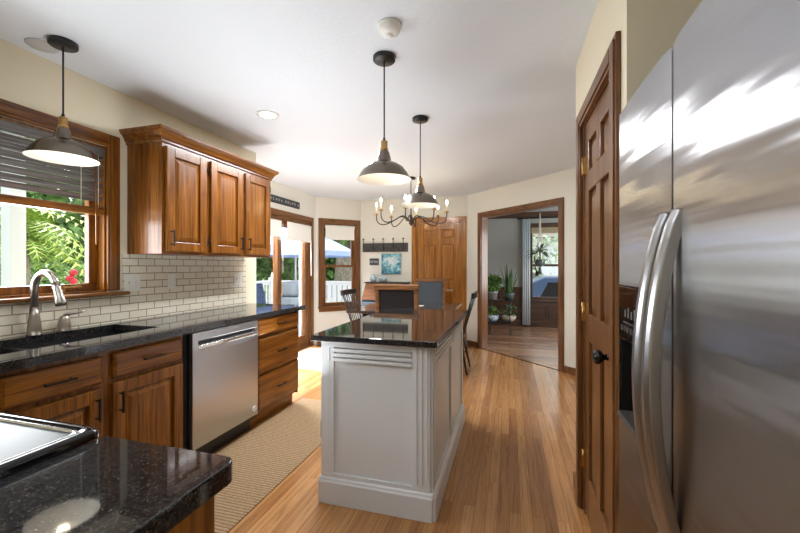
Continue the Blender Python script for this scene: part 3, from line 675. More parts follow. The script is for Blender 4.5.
# backsplash: tiles above the worktop
mb = MB(ML(-2.5)); mb.box(0.60, 3.16, -0.007, 0, 0.9145, 1.093); mb.box(1.923, 3.16, -0.007, 0, 1.093, 1.367)
mb.build('wall_backsplash', tile_m, kind='structure')
def plate(y, z, gang, label, kinds):
    root = thing('wall_plate', (-2.492, y, z), label, 'outlet', 'white wall plates on the tiles')
    w = 0.070 + 0.046 * (gang - 1); M = ML(-2.4929)
    MB(M).box(y - w / 2, y + w / 2, -0.005, 0, z - 0.058, z + 0.058).build('cover_plate', white_gloss, root, bevel=0.003)
    for k, kd in enumerate(kinds):
        yy = y + (k - (gang - 1) / 2) * 0.046
        if kd == 's': MB(M).box(yy - 0.005, yy + 0.005, -0.016, -0.005, z - 0.004, z + 0.012).box(yy - 0.008, yy + 0.008, -0.0065, -0.005, z - 0.016, z + 0.016).build('switch', white_gloss, root)
        else:
            for dz in (-0.02, 0.02): MB(M).box(yy - 0.016, yy + 0.016, -0.0075, -0.005, z + dz - 0.014, z + dz + 0.014).box(yy - 0.008, yy - 0.005, -0.0078, -0.0074, z + dz - 0.004, z + dz + 0.007).box(yy + 0.005, yy + 0.008, -0.0078, -0.0074, z + dz - 0.004, z + dz + 0.007).build('socket', white_gloss, root, bevel=0.002)
plate(1.987, 1.170, 2, 'double switch plate on the tiles next to the window sill', 'ss')
plate(2.300, 1.170, 1, 'single white outlet on the tiles under the widest cabinet door', 'o')
plate(3.045, 1.165, 2, 'white double plate at the far end of the tile backsplash', 'so')

# ------------------------------------------------------------------ wall cabinet
uc = thing('wall_cabinet', (-2.35, 2.55, 1.367), 'oak wall cabinet with three raised panel doors and a crown moulding', 'cabinet')
mu = ML(-2.2)
MB(mu).box(1.957, 3.14, 0.0, 0.2995, 1.367, 2.12).build('carcass', oak_z, uc, bevel=0.002)
MB(mu).box(1.957, 3.14, -0.0005, 0.0, 1.367, 1.382).build('bottom_rail', oak_y, uc)
raised_door(uc, mu, 1.978, 2.322, 1.388, 2.088, oak_z, -1, 1.475, 1)
raised_door(uc, mu, 2.368, 2.724, 1.388, 2.088, oak_z, 1, 1.475, -1)
raised_door(uc, mu, 2.760, 3.104, 1.388, 2.088, oak_z, -1, 1.475, 1)
# crown: profile swept round three sides
prof = [(0.004, 2.105), (0.010, 2.112), (0.010, 2.124), (0.018, 2.130), (0.022, 2.145), (0.036, 2.165), (0.048, 2.172), (0.050, 2.180), (0.056, 2.184), (0.056, 2.198), (0.0, 2.198)]
mb = MB()
rings = []
for (px, py, dx, dy) in ((-2.4995, 1.957, 0, -1), (-2.2, 1.957, 1, -1), (-2.2, 3.14, 1, 1), (-2.4995, 3.14, 0, 1)):
    rings.append([(px + dx * q, py + dy * q, z) for q, z in prof])
vs = [p for r_ in rings for p in r_]; n = len(prof); fs = []
for i in range(3):
    for k in range(n - 1): fs.append((i * n + k, (i + 1) * n + k, (i + 1) * n + k + 1, i * n + k + 1))
fs += [tuple(range(n)), tuple(range(3 * n, 4 * n))[::-1], (n - 1, 2 * n - 1, 3 * n - 1, 4 * n - 1)]
mb.add(vs, fs); mb.build('crown_moulding', oak_y, uc)

# ------------------------------------------------------------------ near counter, range and cabinet
def rrect(x0, x1, y0, y1, r, corners='abcd', n=6):
    pts = []
    for key, cx, cy, a0 in (('a', x0, y0, 180), ('b', x1, y0, 270), ('c', x1, y1, 0), ('d', x0, y1, 90)):
        if key in corners:
            ox, oy = cx + (r if cx == x0 else -r), cy + (r if cy == y0 else -r)
            for k in range(n + 1): t = R(a0 + 90 * k / n); pts.append((ox + r * math.cos(t), oy + r * math.sin(t)))
        else: pts.append((cx, cy))
    return pts
MB().prism(rrect(-0.849, -0.502, -0.03, 0.616, 0.028, 'c'), 0.874, 0.914).build('worktop', granite_m, bevel=0.004, label='short black granite worktop right of the cooktop in the foreground', cat='worktop')
MB().box(-2.4925, -1.616, -0.03, 0.615, 0.875, 0.914).build('worktop', granite_m, label='corner piece of black granite worktop left of the cooktop', cat='worktop')
nc = thing('base_cabinet', (-0.68, 0.29, 0), 'oak end cabinet under the foreground granite worktop', 'cabinet', 'oak base cabinets')
MB().box(-0.845, -0.531, -0.02, 0.578, 0.10, 0.873).build('carcass', oak_z, nc, bevel=0.002)
MB().box(-0.530, -0.524, 0.515, 0.578, 0.10, 0.872).box(-0.530, -0.524, -0.02, 0.04, 0.10, 0.872).box(-0.530, -0.524, 0.04, 0.515, 0.80, 0.872).box(-0.530, -0.524, 0.04, 0.515, 0.10, 0.18).build('end_panel', oak_z, nc, bevel=0.002)
mnc = Matrix.Translation((0, 0.578, 0)) @ Matrix.Rotation(R(180), 4, 'Z')
raised_door(nc, mnc, 0.555, 0.825, 0.135, 0.845, oak_z, 1, 0.72)
MB().box(-0.845, -0.56, 0.50, 0.515, 0.0, 0.099).build('toe_kick', oak_x, nc)
cc = thing('base_cabinet', (-2.2, 0.29, 0), 'oak corner base cabinet left of the range', 'cabinet', 'oak base cabinets')
MB().box(-2.485, -1.615, -0.02, 0.578, 0.10, 0.873).build('carcass', oak_z, cc, bevel=0.002)
MB().box(-2.485, -1.615, 0.50, 0.515, 0.0, 0.099).build('toe_kick', oak_x, cc)
rg = thing('kitchen_range', (-1.207, 0.29, 0), 'black glass topped electric range beside the foreground worktop', 'range')
MB().box(-1.612, -0.851, -0.02, 0.585, 0.09, 0.906).build('body', black_plastic, rg, bevel=0.004)
MB().box(-1.612, -0.851, 0.586, 0.612, 0.20, 0.86).build('oven_door', black_gloss, rg, bevel=0.004)
MB().tube([(-1.52, 0.612, 0.80), (-1.52, 0.655, 0.80), (-0.90, 0.655, 0.80), (-0.90, 0.612, 0.80)], 0.011, 10).build('handle', handle_steel, rg)
MB().box(-1.57, -0.845, -0.01, 0.56, 0.0, 0.089).build('plinth', black_plastic, rg)
# cooktop: rolled black rim, chrome line, glass
mb = MB(); o_ = rrect(-1.615, -0.848, -0.025, 0.612, 0.022, 'abcd'); i_ = rrect(-1.560, -0.858, 0.012, 0.586, 0.020, 'abcd'); nn = len(o_)
def ring(mb, loops):
    vs = []; fs = []
    for pts, z in loops: vs += [(x, y, z) for x, y in pts]
    for j in range(len(loops) - 1):
        for k in range(nn): fs.append((j * nn + k, j * nn + (k + 1) % nn, (j + 1) * nn + (k + 1) % nn, (j + 1) * nn + k))
    mb.add(vs, fs, True)
def inset(p, d):  # move the loop inwards about the cooktop's middle
    cx, cy = -1.23, 0.2935
    return [(x + (d if x < cx else -d), y + (d if y < cy else -d)) for x, y in p]
ring(mb, [(o_, 0.9145), (o_, 0.926), (inset(o_, 0.005), 0.933), (inset(o_, 0.020), 0.934), (inset(o_, 0.026), 0.928), (inset(o_, 0.026), 0.9145)])
ct = mb.build('cooktop_rim', black_gloss, rg)
mb = MB(); ring(mb, [(inset(o_, 0.0258), 0.926), (inset(o_, 0.0262), 0.9325), (inset(o_, 0.031), 0.9325), (inset(o_, 0.032), 0.926)]); mb.build('chrome_line', chrome, ct)
gl = MB().prism(inset(o_, 0.0315), 0.907, 0.928).build('cooktop_glass', cook_glass, rg)
for cx, cy, r_ in ((-1.02, 0.43, 0.075), (-1.40, 0.43, 0.10), (-1.02, 0.15, 0.10), (-1.40, 0.15, 0.075)):
    mb = MB()
    for q in (r_, r_ * 0.62): mb.lathe([(q, 0), (q + 0.004, 0)], (cx, cy, 0.9284), 40, cap=False)
    mb.build('burner_ring', cook_ring, gl)

# ------------------------------------------------------------------ island
isl = thing('kitchen_island', (-0.68, 2.52, 0), 'white panelled kitchen island with fluted corner posts and tall plinth', 'island')
IX0, IX1, IY0, IY1 = -1.000, -0.368, 1.868, 3.175
MB().box(IX0 + 0.012, IX1 - 0.012, IY0 + 0.012, IY1 - 0.012, 0.001, 0.883).build('body', white_m, isl)
def island_face(M, x0, x1, posts):
    """M: local x along the face, outward -y, y = 0 on the body"""
    mb = MB(M); mb.box(x0, x1, -0.012, 0, 0.845, 0.883)      # top rail
    mb.box(x0, x1, -0.012, 0, 0.14, 0.16)
    ins = []
    for a, b, fl in posts:
        mb.box(a, b, -0.012, 0, 0.16, 0.845); ins.append((a, b))
        if fl:
            n_ = fl; w = (b - a) / (2 * n_ + 1)
            for k in range(n_): mb.box(a + w * (2 * k + 1), a + w * (2 * k + 2), -0.019, -0.012, 0.175, 0.868)
    for (a, b), (c, d) in zip(ins[:-1], ins[1:]):
        for k, z in enumerate((0.840, 0.814, 0.788)): mb.box(b, c, -0.019, 0, z - 0.017, z)
    mb.build('face_panel', white_m, isl, bevel=0.003)
    mb = MB(M); mb.box(x0 - 0.012, x1 + 0.012, -0.028, -0.0005, 0.0, 0.118)
    mb.prism([(-0.028, 0.118), (-0.022, 0.124), (-0.020, 0.134), (-0.014, 0.140), (-0.0005, 0.140), (-0.0005, 0.118)], x0 - 0.010, x1 + 0.010, Matrix(((0, 0, 1, 0), (1, 0, 0, 0), (0, 1, 0, 0), (0, 0, 0, 1))))
    mb.build('plinth', white_m, isl, bevel=0.003)
island_face(frame(0, IY0 + 0.012, 0), IX0 + 0.012, IX1 - 0.012, [(IX0 + 0.012, IX0 + 0.062, 0), (IX0 + 0.063, IX0 + 0.086, 0), (IX1 - 0.108, IX1 - 0.012, 3)])
MI = frame(IX1 - 0.012, 0, 90)
island_face(MI, IY0 + 0.012, IY1 - 0.012, [(IY0 + 0.012, IY0 + 0.062, 1), (2.50, 2.56, 0), (IY1 - 0.072, IY1 - 0.012, 0)])
ML2 = Matrix.Translation((IX0 + 0.012, 0, 0)) @ Matrix.Rotation(R(-90), 4, 'Z')
for k in range(3):
    a = -(IY1 - 0.03) + k * 0.415
    mb = MB(ML2); mb.box(a, a + 0.405, -0.012, 0, 0.02, 0.86); panel(mb, a + 0.05, a + 0.355, 0.08, 0.80, -0.012, -0.016, 0.02)
    dd_ = mb.build('door', white_m, isl, bevel=0.003); pull(dd_, ML2, (a + 0.37, 0.36), 0.07, True, y0=-0.012)
MB().prism(rrect(-1.028, -0.338, 1.818, 3.235, 0.008, 'abcd', 3), 0.8835, 0.914).build('worktop', granite_m, bevel=0.003, label='glossy black granite top on the white island', cat='worktop')

# ------------------------------------------------------------------ refrigerator
fr = thing('refrigerator', (0.78, 0.945, 0), 'large stainless side by side refrigerator with bowed bar handles', 'refrigerator')
FX = 0.347
MB().box(FX + 0.075, 1.12, 0.492, 1.402, 0.03, 1.765).build('cabinet_body', plain('fridge_side_grey', (0.10, 0.10, 0.105), 0.45), fr, bevel=0.004)
def fdoor(y0, y1, hole=None, bow=0.005):
    """slightly crowned door skin with an optional opening (y0,y1,z0,z1)"""
    mb = MB(); zb, zt = 0.075, 1.777; n_ = 12
    ys = [y0 + (y1 - y0) * k / n_ for k in range(n_ + 1)]
    if hole: ys = sorted(set(ys + [hole[0], hole[1]]))
    zs = sorted(set([zb, zt] + ([hole[2], hole[3]] if hole else [])))
    def X(y):
        t = (y - (y0 + y1) / 2) / ((y1 - y0) / 2); e = max(0, abs(t) - 0.93) / 0.07
        return FX - bow * (1 - t * t) * 0.6 + 0.005 * e * e
    vs = []; idx = {}
    for z in zs:
        for y in ys: idx[(y, z)] = len(vs); vs.append((X(y), y, z))
    fs = []
    for z, zn in zip(zs[:-1], zs[1:]):
        for y, yn in zip(ys[:-1], ys[1:]):
            if hole and y >= hole[0] - 1e-6 and yn <= hole[1] + 1e-6 and z >= hole[2] - 1e-6 and zn <= hole[3] + 1e-6: continue
            fs.append((idx[(y, z)], idx[(y, zn)], idx[(yn, zn)], idx[(yn, z)]))
    m0 = MB(); mb.add(vs, fs, True)
    xb = FX + 0.072
    for z, up in ((zb, -1), (zt, 1)):
        v2 = [(X(y), y, z) for y in ys] + [(xb, ys[-1], z), (xb, ys[0], z)]; mb.add(v2, [list(range(len(v2)))])
    for y in (y0, y1): mb.add([(X(y), y, zb), (X(y), y, zt), (xb, y, zt), (xb, y, zb)], [(0, 1, 2, 3)])
    return mb.build('door', fridge_steel, fr)
HO = (1.145, 1.385, 0.800, 1.225)
fz = fdoor(0.988, 1.403, HO); ff = fdoor(0.490, 0.978)
# dispenser
y0, y1, z0, z1 = HO
mb = MB(); xb = FX + 0.07
mb.box(xb - 0.002, xb, y0, y1, z0, z1); mb.box(FX + 0.004, xb - 0.002, y0, y0 + 0.006, z0, z1); mb.box(FX + 0.004, xb - 0.002, y1 - 0.006, y1, z0, z1); mb.box(FX + 0.004, xb - 0.002, y0 + 0.006, y1 - 0.006, z1 - 0.006, z1)
ds = mb.build('dispenser', black_plastic, fz)
MB().box(FX - 0.004, FX + 0.03, y0 + 0.004, y1 - 0.004, 1.055, z1 - 0.003).build('control_panel', black_gloss, ds, bevel=0.004)
mb = MB()
for k in range(6): mb.box(FX - 0.0075, FX - 0.004, y0 + 0.03 + k * 0.03, y0 + 0.046 + k * 0.03, 1.085, 1.10)
mb.box(FX - 0.0055, FX - 0.004, y0 + 0.05, y0 + 0.18, 1.11, 1.114)
mb.build('button_row', plain('button_grey', (0.07, 0.07, 0.07), 0.4), ds)
mb = MB()
for k in range(5): mb.box(FX - 0.005, FX - 0.004, y0 + 0.035 + k * 0.03, y0 + 0.045 + k * 0.03, 1.128, 1.150 + 0.008 * (k % 2))
mb.build('symbol_marks', plain('symbol_pale', (0.16, 0.16, 0.16), 0.5), ds)
MB().box(FX - 0.008, xb - 0.003, y0 + 0.007, y1 - 0.007, z0 + 0.001, z0 + 0.018).build('drip_tray', plain('drip_tray_grey', (0.07, 0.065, 0.06), 0.4), ds, bevel=0.003)
MB().box(FX + 0.03, FX + 0.04, y0 + 0.09, y0 + 0.13, 0.94, 1.03).build('paddle', black_gloss, ds)
def bow_handle(y, par):
    N = 26; zt, zb = 1.405, 0.665; mb = MB(); w = 0.019; vs = []; fs = []
    for k in range(N + 1):
        t = k / N; z = zt + (zb - zt) * t; b = math.sin(PI * t) ** 0.75
        xo = FX - 0.010 - 0.058 * b; xi = xo + 0.030 if 0.02 < t < 0.98 else xo + 0.022
        ww = w * (0.80 + 0.20 * b)
        sec = [(xi, -ww), (xo + 0.007, -ww), (xo, -ww * 0.45), (xo, ww * 0.45), (xo + 0.007, ww), (xi, ww)]
        vs += [(x, y + q, z) for x, q in sec]
    m_ = 6
    for k in range(N):
        for j in range(m_): fs.append((k * m_ + j, k * m_ + (j + 1) % m_, (k + 1) * m_ + (j + 1) % m_, (k + 1) * m_ + j))
    fs += [tuple(range(m_)), tuple(range(N * m_, N * m_ + m_))[::-1]]
    mb.add(vs, fs, False)
    return mb.build('handle', handle_steel, par, bevel=0.003)
bow_handle(1.004, fz); bow_handle(0.938, ff)
MB().box(FX + 0.04, 1.1, 0.51, 1.39, 0.0, 0.07).build('toe_grille', black_plastic, fr)

# ------------------------------------------------------------------ ceiling fixtures
def pendant(x, y, rim, label):
    p = thing('pendant_lamp', (x, y, rim), label, 'pendant lamp', 'bronze barn pendants')
    MB().lathe([(0.0001, 0.0), (0.058, 0.0), (0.062, 0.004), (0.062, 0.024), (0.060, 0.0255)], (x, y, CZ - 0.0262), 32, cap=True).build('canopy', black_metal, p)
    MB().tube([(x, y, CZ - 0.026), (x, y, rim + 0.218)], 0.0042, 8).tube([(x, y, rim + 0.232), (x, y, rim + 0.216)], 0.007, 10).build('stem', black_metal, p)
    MB().lathe([(0.010, 0.218), (0.019, 0.214), (0.019, 0.176), (0.022, 0.174), (0.022, 0.162), (0.010, 0.160)], (x, y, rim), 24).build('socket', brass, p)
    outer = [(0.022, 0.161), (0.029, 0.152), (0.040, 0.104), (0.052, 0.096), (0.080, 0.084), (0.108, 0.066), (0.130, 0.036), (0.142, 0.012), (0.151, 0.0)]
    MB().lathe(outer, (x, y, rim), 48, cap=False).build('shade', shade_m, p)
    inner = [(max(r_ - 0.003, 0.0001), z - 0.0015 if z > 0 else z) for r_, z in outer]; inner[0] = (0.0001, 0.160); inner[-1] = (0.1508, 0.0)
    MB().lathe(inner, (x, y, rim), 48, cap=False).build('shade_lining', shade_in, p, label='white enamel lining')
    MB().sphere((x, y, rim + 0.072), 0.028, 16, 10).build('bulb', warm_bulb, p)
    return p
pendant(-2.225, 1.400, 1.842, 'bronze barn pendant hanging over the sink by the window')
pendant(-0.667, 1.994, 1.765, 'nearer of the two bronze barn pendants over the island')
pendant(-0.670, 2.894, 1.760, 'farther bronze barn pendant over the island, in front of the chandelier')
MB().lathe([(0.0001, 0.0), (0.066, 0.0), (0.069, 0.003), (0.069, 0.006)], (-2.366, 1.392, CZ - 0.0065), 40).build('ceiling_disc', plain('ceiling_disc_grey', (0.55, 0.55, 0.55), 0.7), label='flat round grey disc on the ceiling behind the sink pendant', cat='cover plate')  # plain mid-grey disc set flat under the ceiling
sm = thing('smoke_detector', (-0.553, 1.735, CZ - 0.05), 'round white smoke detector on the ceiling', 'smoke detector')
sx, sy = -0.555, 1.74
MB().lathe([(0.056, -0.014), (0.058, -0.012), (0.058, -0.0005)], (sx, sy, CZ), 32).build('base', white_gloss, sm)
MB().lathe([(0.0001, -0.050), (0.030, -0.048), (0.046, -0.040), (0.054, -0.026), (0.055, -0.0145)], (sx, sy, CZ), 32, cap=False).build('cover', white_gloss, sm)
MB().lathe([(0.0001, -0.054), (0.016, -0.053), (0.019, -0.0485)], (sx, sy, CZ), 20, cap=False).build('test_button', plain('button_white', (0.72, 0.71, 0.68), 0.4), sm)
rx, ry = -1.780, 2.505
rl = thing('recessed_light', (rx, ry, CZ - 0.01), 'lit recessed ceiling light above the dishwasher', 'ceiling light')
MB().lathe([(0.060, -0.006), (0.082, -0.006), (0.086, -0.0005), (0.060, -0.0005)], (rx, ry, CZ), 36, cap=False).build('trim_ring', white_gloss, rl)
MB().lathe([(0.0001, -0.004), (0.0598, -0.004)], (rx, ry, CZ), 36, cap=False).build('lens', led_m, rl)
sp = bpy.data.lights.new('recessed_lamp', 'SPOT'); sp.energy = 26; sp.spot_size = R(125); sp.spot_blend = 0.6; sp.color = (1, 0.93, 0.82); sp.shadow_soft_size = 0.05
so = bpy.data.objects.new('recessed_lamp', sp); COL.objects.link(so); so.location = (rx, ry, CZ - 0.02)

# chandelier
hx, hy = -1.235, 4.80
ch = thing('chandelier', (hx, hy, 1.82), 'eight armed dark iron candle chandelier over the dining table', 'chandelier')
MB().lathe([(0.0001, 0.0), (0.055, 0.0), (0.062, 0.02), (0.062, 0.024)], (hx, hy, CZ - 0.0245), 24).build('canopy', iron, ch)
MB().tube([(hx, hy, CZ - 0.02), (hx, hy, 2.03)], 0.0055, 8).build('stem', iron, ch)
MB().lathe([(0.0001, 0.0), (0.012, 0.006), (0.020, 0.020), (0.030, 0.034), (0.028, 0.045), (0.014, 0.055), (0.011, 0.11), (0.018, 0.12), (0.010, 0.15), (0.006, 0.24)], (hx, hy, 1.815), 20, cap=False).build('hub', iron, ch)
for k in range(8):
    t = R(-10 + 45 * k + 16.1); c_, s_ = math.cos(t), math.sin(t)
    prof_ = [(0.012, 1.862), (0.05, 1.905), (0.10, 1.935), (0.16, 1.930), (0.24, 1.885), (0.32, 1.848), (0.39, 1.840), (0.44, 1.862), (0.462, 1.910), (0.466, 1.975)]
    # smooth the polyline
    P = [Vector((hx + c_ * r_, hy + s_ * r_, z)) for r_, z in prof_]; Q = []
    for i in range(len(P) - 1):
        p0, p1, p2, p3 = P[max(i - 1, 0)], P[i], P[i + 1], P[min(i + 2, len(P) - 1)]
        for j in range(4):
            u = j / 4; Q.append(0.5 * ((2 * p1) + (p2 - p0) * u + (2 * p0 - 5 * p1 + 4 * p2 - p3) * u * u + (3 * p1 - p0 - 3 * p2 + p3) * u ** 3))
    Q.append(P[-1])
    arm = MB().tube(Q, 0.0068, 8).build('arm', iron, ch)
    ex, ey = hx + c_ * 0.466, hy + s_ * 0.466
    MB().lathe([(0.006, 1.968), (0.030, 1.976), (0.034, 1.984), (0.014, 1.986), (0.014, 1.998)], (ex, ey, 0), 16).build('candle_cup', brass, arm)
    MB().cyl((ex, ey, 0), 0.0105, 1.9985, 2.080, 12).build('candle', candle_m, arm)
    MB().lathe([(0.0001, 2.080), (0.007, 2.082), (0.0135, 2.098), (0.012, 2.112), (0.005, 2.130), (0.0001, 2.140)], (ex, ey, 0), 12, cap=False).build('bulb', bulb_m, arm)

# ------------------------------------------------------------------ floor coverings
MB().box(-1.925, -1.300, 0.78, 3.255, 0.0, 0.008).build('runner_rug', jute_m, label='tan woven jute runner along the left cabinets', cat='rug', bevel=0.002)
MB().box(-3.0, -2.05, 4.20, 5.30, 0.0, 0.007).build('door_mat', mat_grey, label='pale grey mat on the floor in front of the sliding door', cat='mat', bevel=0.002)
fv = thing('floor_vent', (-2.88, 5.52, 0), 'small dark floor vent beside the sliding door', 'vent')
MB().box(-3.0, -2.76, 5.47, 5.57, 0.0, 0.003).build('backing', dark_gap, fv)
mb = MB()
for k in range(9): mb.box(-3.0 + k * 0.027, -2.99 + k * 0.027, 5.475, 5.565, 0.003, 0.006)
mb.box(-3.0, -2.76, 5.465, 5.476, 0.003, 0.007); mb.box(-3.0, -2.76, 5.564, 5.575, 0.003, 0.007)
mb.build('grille', bronze, fv)

# ------------------------------------------------------------------ dining set
dt = thing('dining_table', (-1.225, 4.80, 0), 'glossy dark rectangular dining table under the chandelier', 'table')
MB().box(-1.86, -0.65, 4.14, 5.44, 0.728, 0.760).build('tabletop', table_m, dt, bevel=0.005)
MB().box(-1.70, -0.75, 4.26, 4.28, 0.64, 0.727).box(-1.70, -0.75, 5.32, 5.34, 0.64, 0.727).box(-1.70, -1.68, 4.28, 5.32, 0.64, 0.727).box(-0.77, -0.75, 4.28, 5.32, 0.64, 0.727).build('apron', table_m, dt)
for x in (-1.67, -0.78):
    for y in (4.29, 5.31): MB().prism([(x - 0.03, y - 0.03), (x + 0.03, y - 0.03), (x + 0.03, y + 0.03), (x - 0.03, y + 0.03)], 0.0, 0.727).build('leg', table_m, dt, bevel=0.005)
def parsons(label, back_mat, seat_mat):
    """high-backed chair facing +Y, built at the origin"""
    p = thing('dining_chair', (0, 0, 0), label, 'chair', 'framed upholstered dining chairs')
    MB().box(-0.22, 0.22, -0.20, 0.24, 0.42, 0.485).build('seat', seat_mat, p, bevel=0.02, seg=3)
    mb = MB(); mb.box(-0.225, 0.225, 0.215, 0.242, 0.36, 0.42); mb.box(-0.225, -0.198, -0.2, 0.215, 0.36, 0.42); mb.box(0.198, 0.225, -0.2, 0.215, 0.36, 0.42); mb.box(-0.198, 0.198, -0.2, -0.175, 0.36, 0.42); mb.build('seat_frame', chair_wood, p, bevel=0.004)
    tilt = Matrix.Translation((0, -0.21, 0.45)) @ Matrix.Rotation(R(5), 4, 'X')
    mb = MB(tilt)
    mb.box(-0.235, -0.190, -0.022, 0.022, 0.0, 0.59); mb.box(0.190, 0.235, -0.022, 0.022, 0.0, 0.59)
    mb.box(-0.245, 0.245, -0.028, 0.028, 0.59, 0.645); mb.box(-0.19, 0.19, -0.020, 0.020, 0.09, 0.15)
    mb.build('back_frame', chair_wood, p, bevel=0.008)
    mb = MB(tilt); mb.box(-0.19, 0.19, -0.013, 0.016, 0.15, 0.59); mb.build('backrest', back_mat, p, bevel=0.008)
    for x in (-0.2, 0.2):
        MB().prism([(x - 0.018, 0.2), (x + 0.018, 0.2), (x + 0.018, 0.236), (x - 0.018, 0.236)], 0.0, 0.36).build('leg', chair_wood, p, bevel=0.003)
        MB().bar((x, -0.23, 0.0), (x, -0.19, 0.45), 0.036, 0.036).build('leg', chair_wood, p, bevel=0.003)
    return p
pa = parsons('brown framed dining chair with black leather back, at the near end of the table', leather_black, leather_black)
pa.location = (-1.135, 4.06, 0)
pb = parsons('brown framed dining chair with slate blue back, at the far end of the table', leather_blue, leather_blue)
pb.location = (-1.19, 5.60, 0); pb.rotation_euler = (0, 0, PI)
def spindle(label):
    """black stick-back chair facing +X, built at the origin"""
    p = thing('spindle_chair', (0, 0, 0), label, 'chair', 'black spindle back chairs')
    mb = MB(); mb.prism(rrect(-0.20, 0.22, -0.21, 0.21, 0.07, 'abcd', 5), 0.425, 0.455); mb.build('seat', chair_black, p, bevel=0.008)
    L = [((0.17, -0.16, 0.43), (0.22, -0.20, 0)), ((0.17, 0.16, 0.43), (0.22, 0.20, 0)), ((-0.15, -0.14, 0.43), (-0.235, -0.19, 0)), ((-0.15, 0.14, 0.43), (-0.235, 0.19, 0))]
    for a, b in L:
        a = Vector(a); b = Vector(b); MB().tube([a, a.lerp(b, 0.4), b], [0.012, 0.018, 0.010], 10).build('leg', chair_black, p)
    def pt(i, q): return Vector(L[i][0]).lerp(Vector(L[i][1]), q)
    for i, j in ((0, 2), (1, 3)): MB().tube([pt(i, 0.55), pt(j, 0.55)], 0.009, 8).build('stretcher', chair_black, p)
    MB().tube([(pt(0, 0.55) + pt(2, 0.55)) / 2, (pt(1, 0.55) + pt(3, 0.55)) / 2], 0.008, 8).build('stretcher', chair_black, p)
    n_ = 7
    for k in range(n_):
        q = k / (n_ - 1) * 2 - 1; thick = 0.0105 if abs(q) > 0.9 else 0.0065
        MB().tube([(-0.165 - 0.01 * (1 - q * q), q * 0.155, 0.45), (-0.235 - 0.015 * (1 - q * q), q * 0.18, 0.70), (-0.300 - 0.02 * (1 - q * q), q * 0.205, 0.93)], thick, 8).build('spindle', chair_black, p)
    mb = MB(); vs = []; fs = []
    for k in range(9):
        q = k / 8 * 2 - 1; x = -0.300 - 0.022 * (1 - q * q); y = q * 0.235
        vs += [(x - 0.014, y, 0.905), (x + 0.012, y, 0.905), (x + 0.006, y, 0.972), (x - 0.020, y, 0.972)]
    for k in range(8):
        for j in range(4): fs.append((k * 4 + j, k * 4 + (j + 1) % 4, k * 4 + 4 + (j + 1) % 4, k * 4 + 4 + j))
    fs += [(3, 2, 1, 0), (32, 33, 34, 35)]
    mb.add(vs, fs); mb.build('crest_rail', chair_black, p, bevel=0.004)
    return p
s1 = spindle('black spindle back chair left of the dining table, near the bay window')
bpy.context.view_layer.update()
s2 = dup(s1, (-0.715, 4.70, 0), PI, 'black spindle back chair right of the island, beside the cased opening')
s1.location = (-1.78, 4.72, 0)
MB().lathe([(0.0001, 0.004), (0.035, 0.0), (0.06, 0.02), (0.058, 0.022), (0.03, 0.008), (0.0001, 0.008)], (-1.10, 4.72, 0.7605), 24, cap=False).build('small_dish', plain('cream_dish', (0.75, 0.70, 0.60), 0.4), label='small cream dish on the dining table between the framed chairs', cat='dish')

# secretary desk in the corner
sd_ = thing('secretary_desk', (-1.97, 6.0, 0), 'slant front secretary desk with brown flap and black top by the back wall', 'desk')
dx0, dx1, dy0, dy1 = -2.33, -1.635, 5.76, 6.235
MB().box(dx0 - 0.02, dx1 + 0.02, 5.96, dy1 + 0.005, 1.000, 1.022).build('top', chair_black, sd_, bevel=0.004)
sidep = [(dy1, 0.20), (dy1, 1.0), (5.975, 1.0), (dy0 + 0.02, 0.735), (dy0 + 0.02, 0.20)]
Tyz = Matrix(((0, 0, 1, 0), (1, 0, 0, 0), (0, 1, 0, 0), (0, 0, 0, 1)))
MB().prism(sidep, dx0, dx0 + 0.02, Tyz).prism(sidep, dx1 - 0.02, dx1, Tyz).box(dx0 + 0.02, dx1 - 0.02, dy1 - 0.015, dy1, 0.20, 1.0).box(dx0 + 0.02, dx1 - 0.02, dy0 + 0.04, dy1 - 0.015, 0.20, 0.22).box(dx0 + 0.02, dx1 - 0.02, dy0 + 0.04, dy1 - 0.015, 0.715, 0.735).build('carcass', desk_blue, sd_, bevel=0.003)
MB().prism([(5.968, 0.998), (5.985, 0.998), (dy0 + 0.035, 0.74), (dy0 + 0.012, 0.74)], dx0 + 0.005, dx1 - 0.005, Tyz).build('flap', desk_m, sd_, bevel=0.003)
for k, (a, b) in enumerate(((0.56, 0.71), (0.40, 0.55), (0.23, 0.39))):
    dr = MB().box(dx0 + 0.025, dx1 - 0.025, dy0, dy0 + 0.03, a, b).build('drawer', desk_blue, sd_, bevel=0.004)
    for x in (dx0 + 0.16, dx1 - 0.16): MB().sphere((x, dy0 - 0.012, (a + b) / 2), 0.014, 10, 6).build('knob', brass, dr)
for x in (dx0 + 0.03, dx1 - 0.03):
    for y in (dy0 + 0.05, dy1 - 0.03): MB().tube([(x, y, 0.2), (x, y, 0.0)], [0.024, 0.014], 10).build('leg', chair_black, sd_)
cr = thing('ceramic_pitcher', (-2.235, 6.09, 1.022), 'small pale ceramic pitcher on the desk top, at its left end', 'pitcher')
MB().lathe([(0.0001, 0.0), (0.035, 0.0), (0.055, 0.03), (0.058, 0.06), (0.035, 0.10), (0.028, 0.115), (0.033, 0.13)], (-2.235, 6.09, 1.0225), 20, cap=False).build('body', ceramic, cr)
MB().tube([(-2.18, 6.09, 1.09), (-2.155, 6.09, 1.11), (-2.16, 6.09, 1.14), (-2.20, 6.09, 1.145)], 0.007, 8).build('handle', ceramic, cr)
MB().lathe([(0.0001, 0.0), (0.04, 0.0), (0.062, 0.02), (0.075, 0.06), (0.082, 0.085), (0.078, 0.085), (0.06, 0.03), (0.0001, 0.01)], (-2.06, 6.09, 1.0225), 24, cap=False).build('ceramic_bowl', ceramic, label='small pale blue ceramic bowl on the desk, right of the pitcher', cat='bowl')

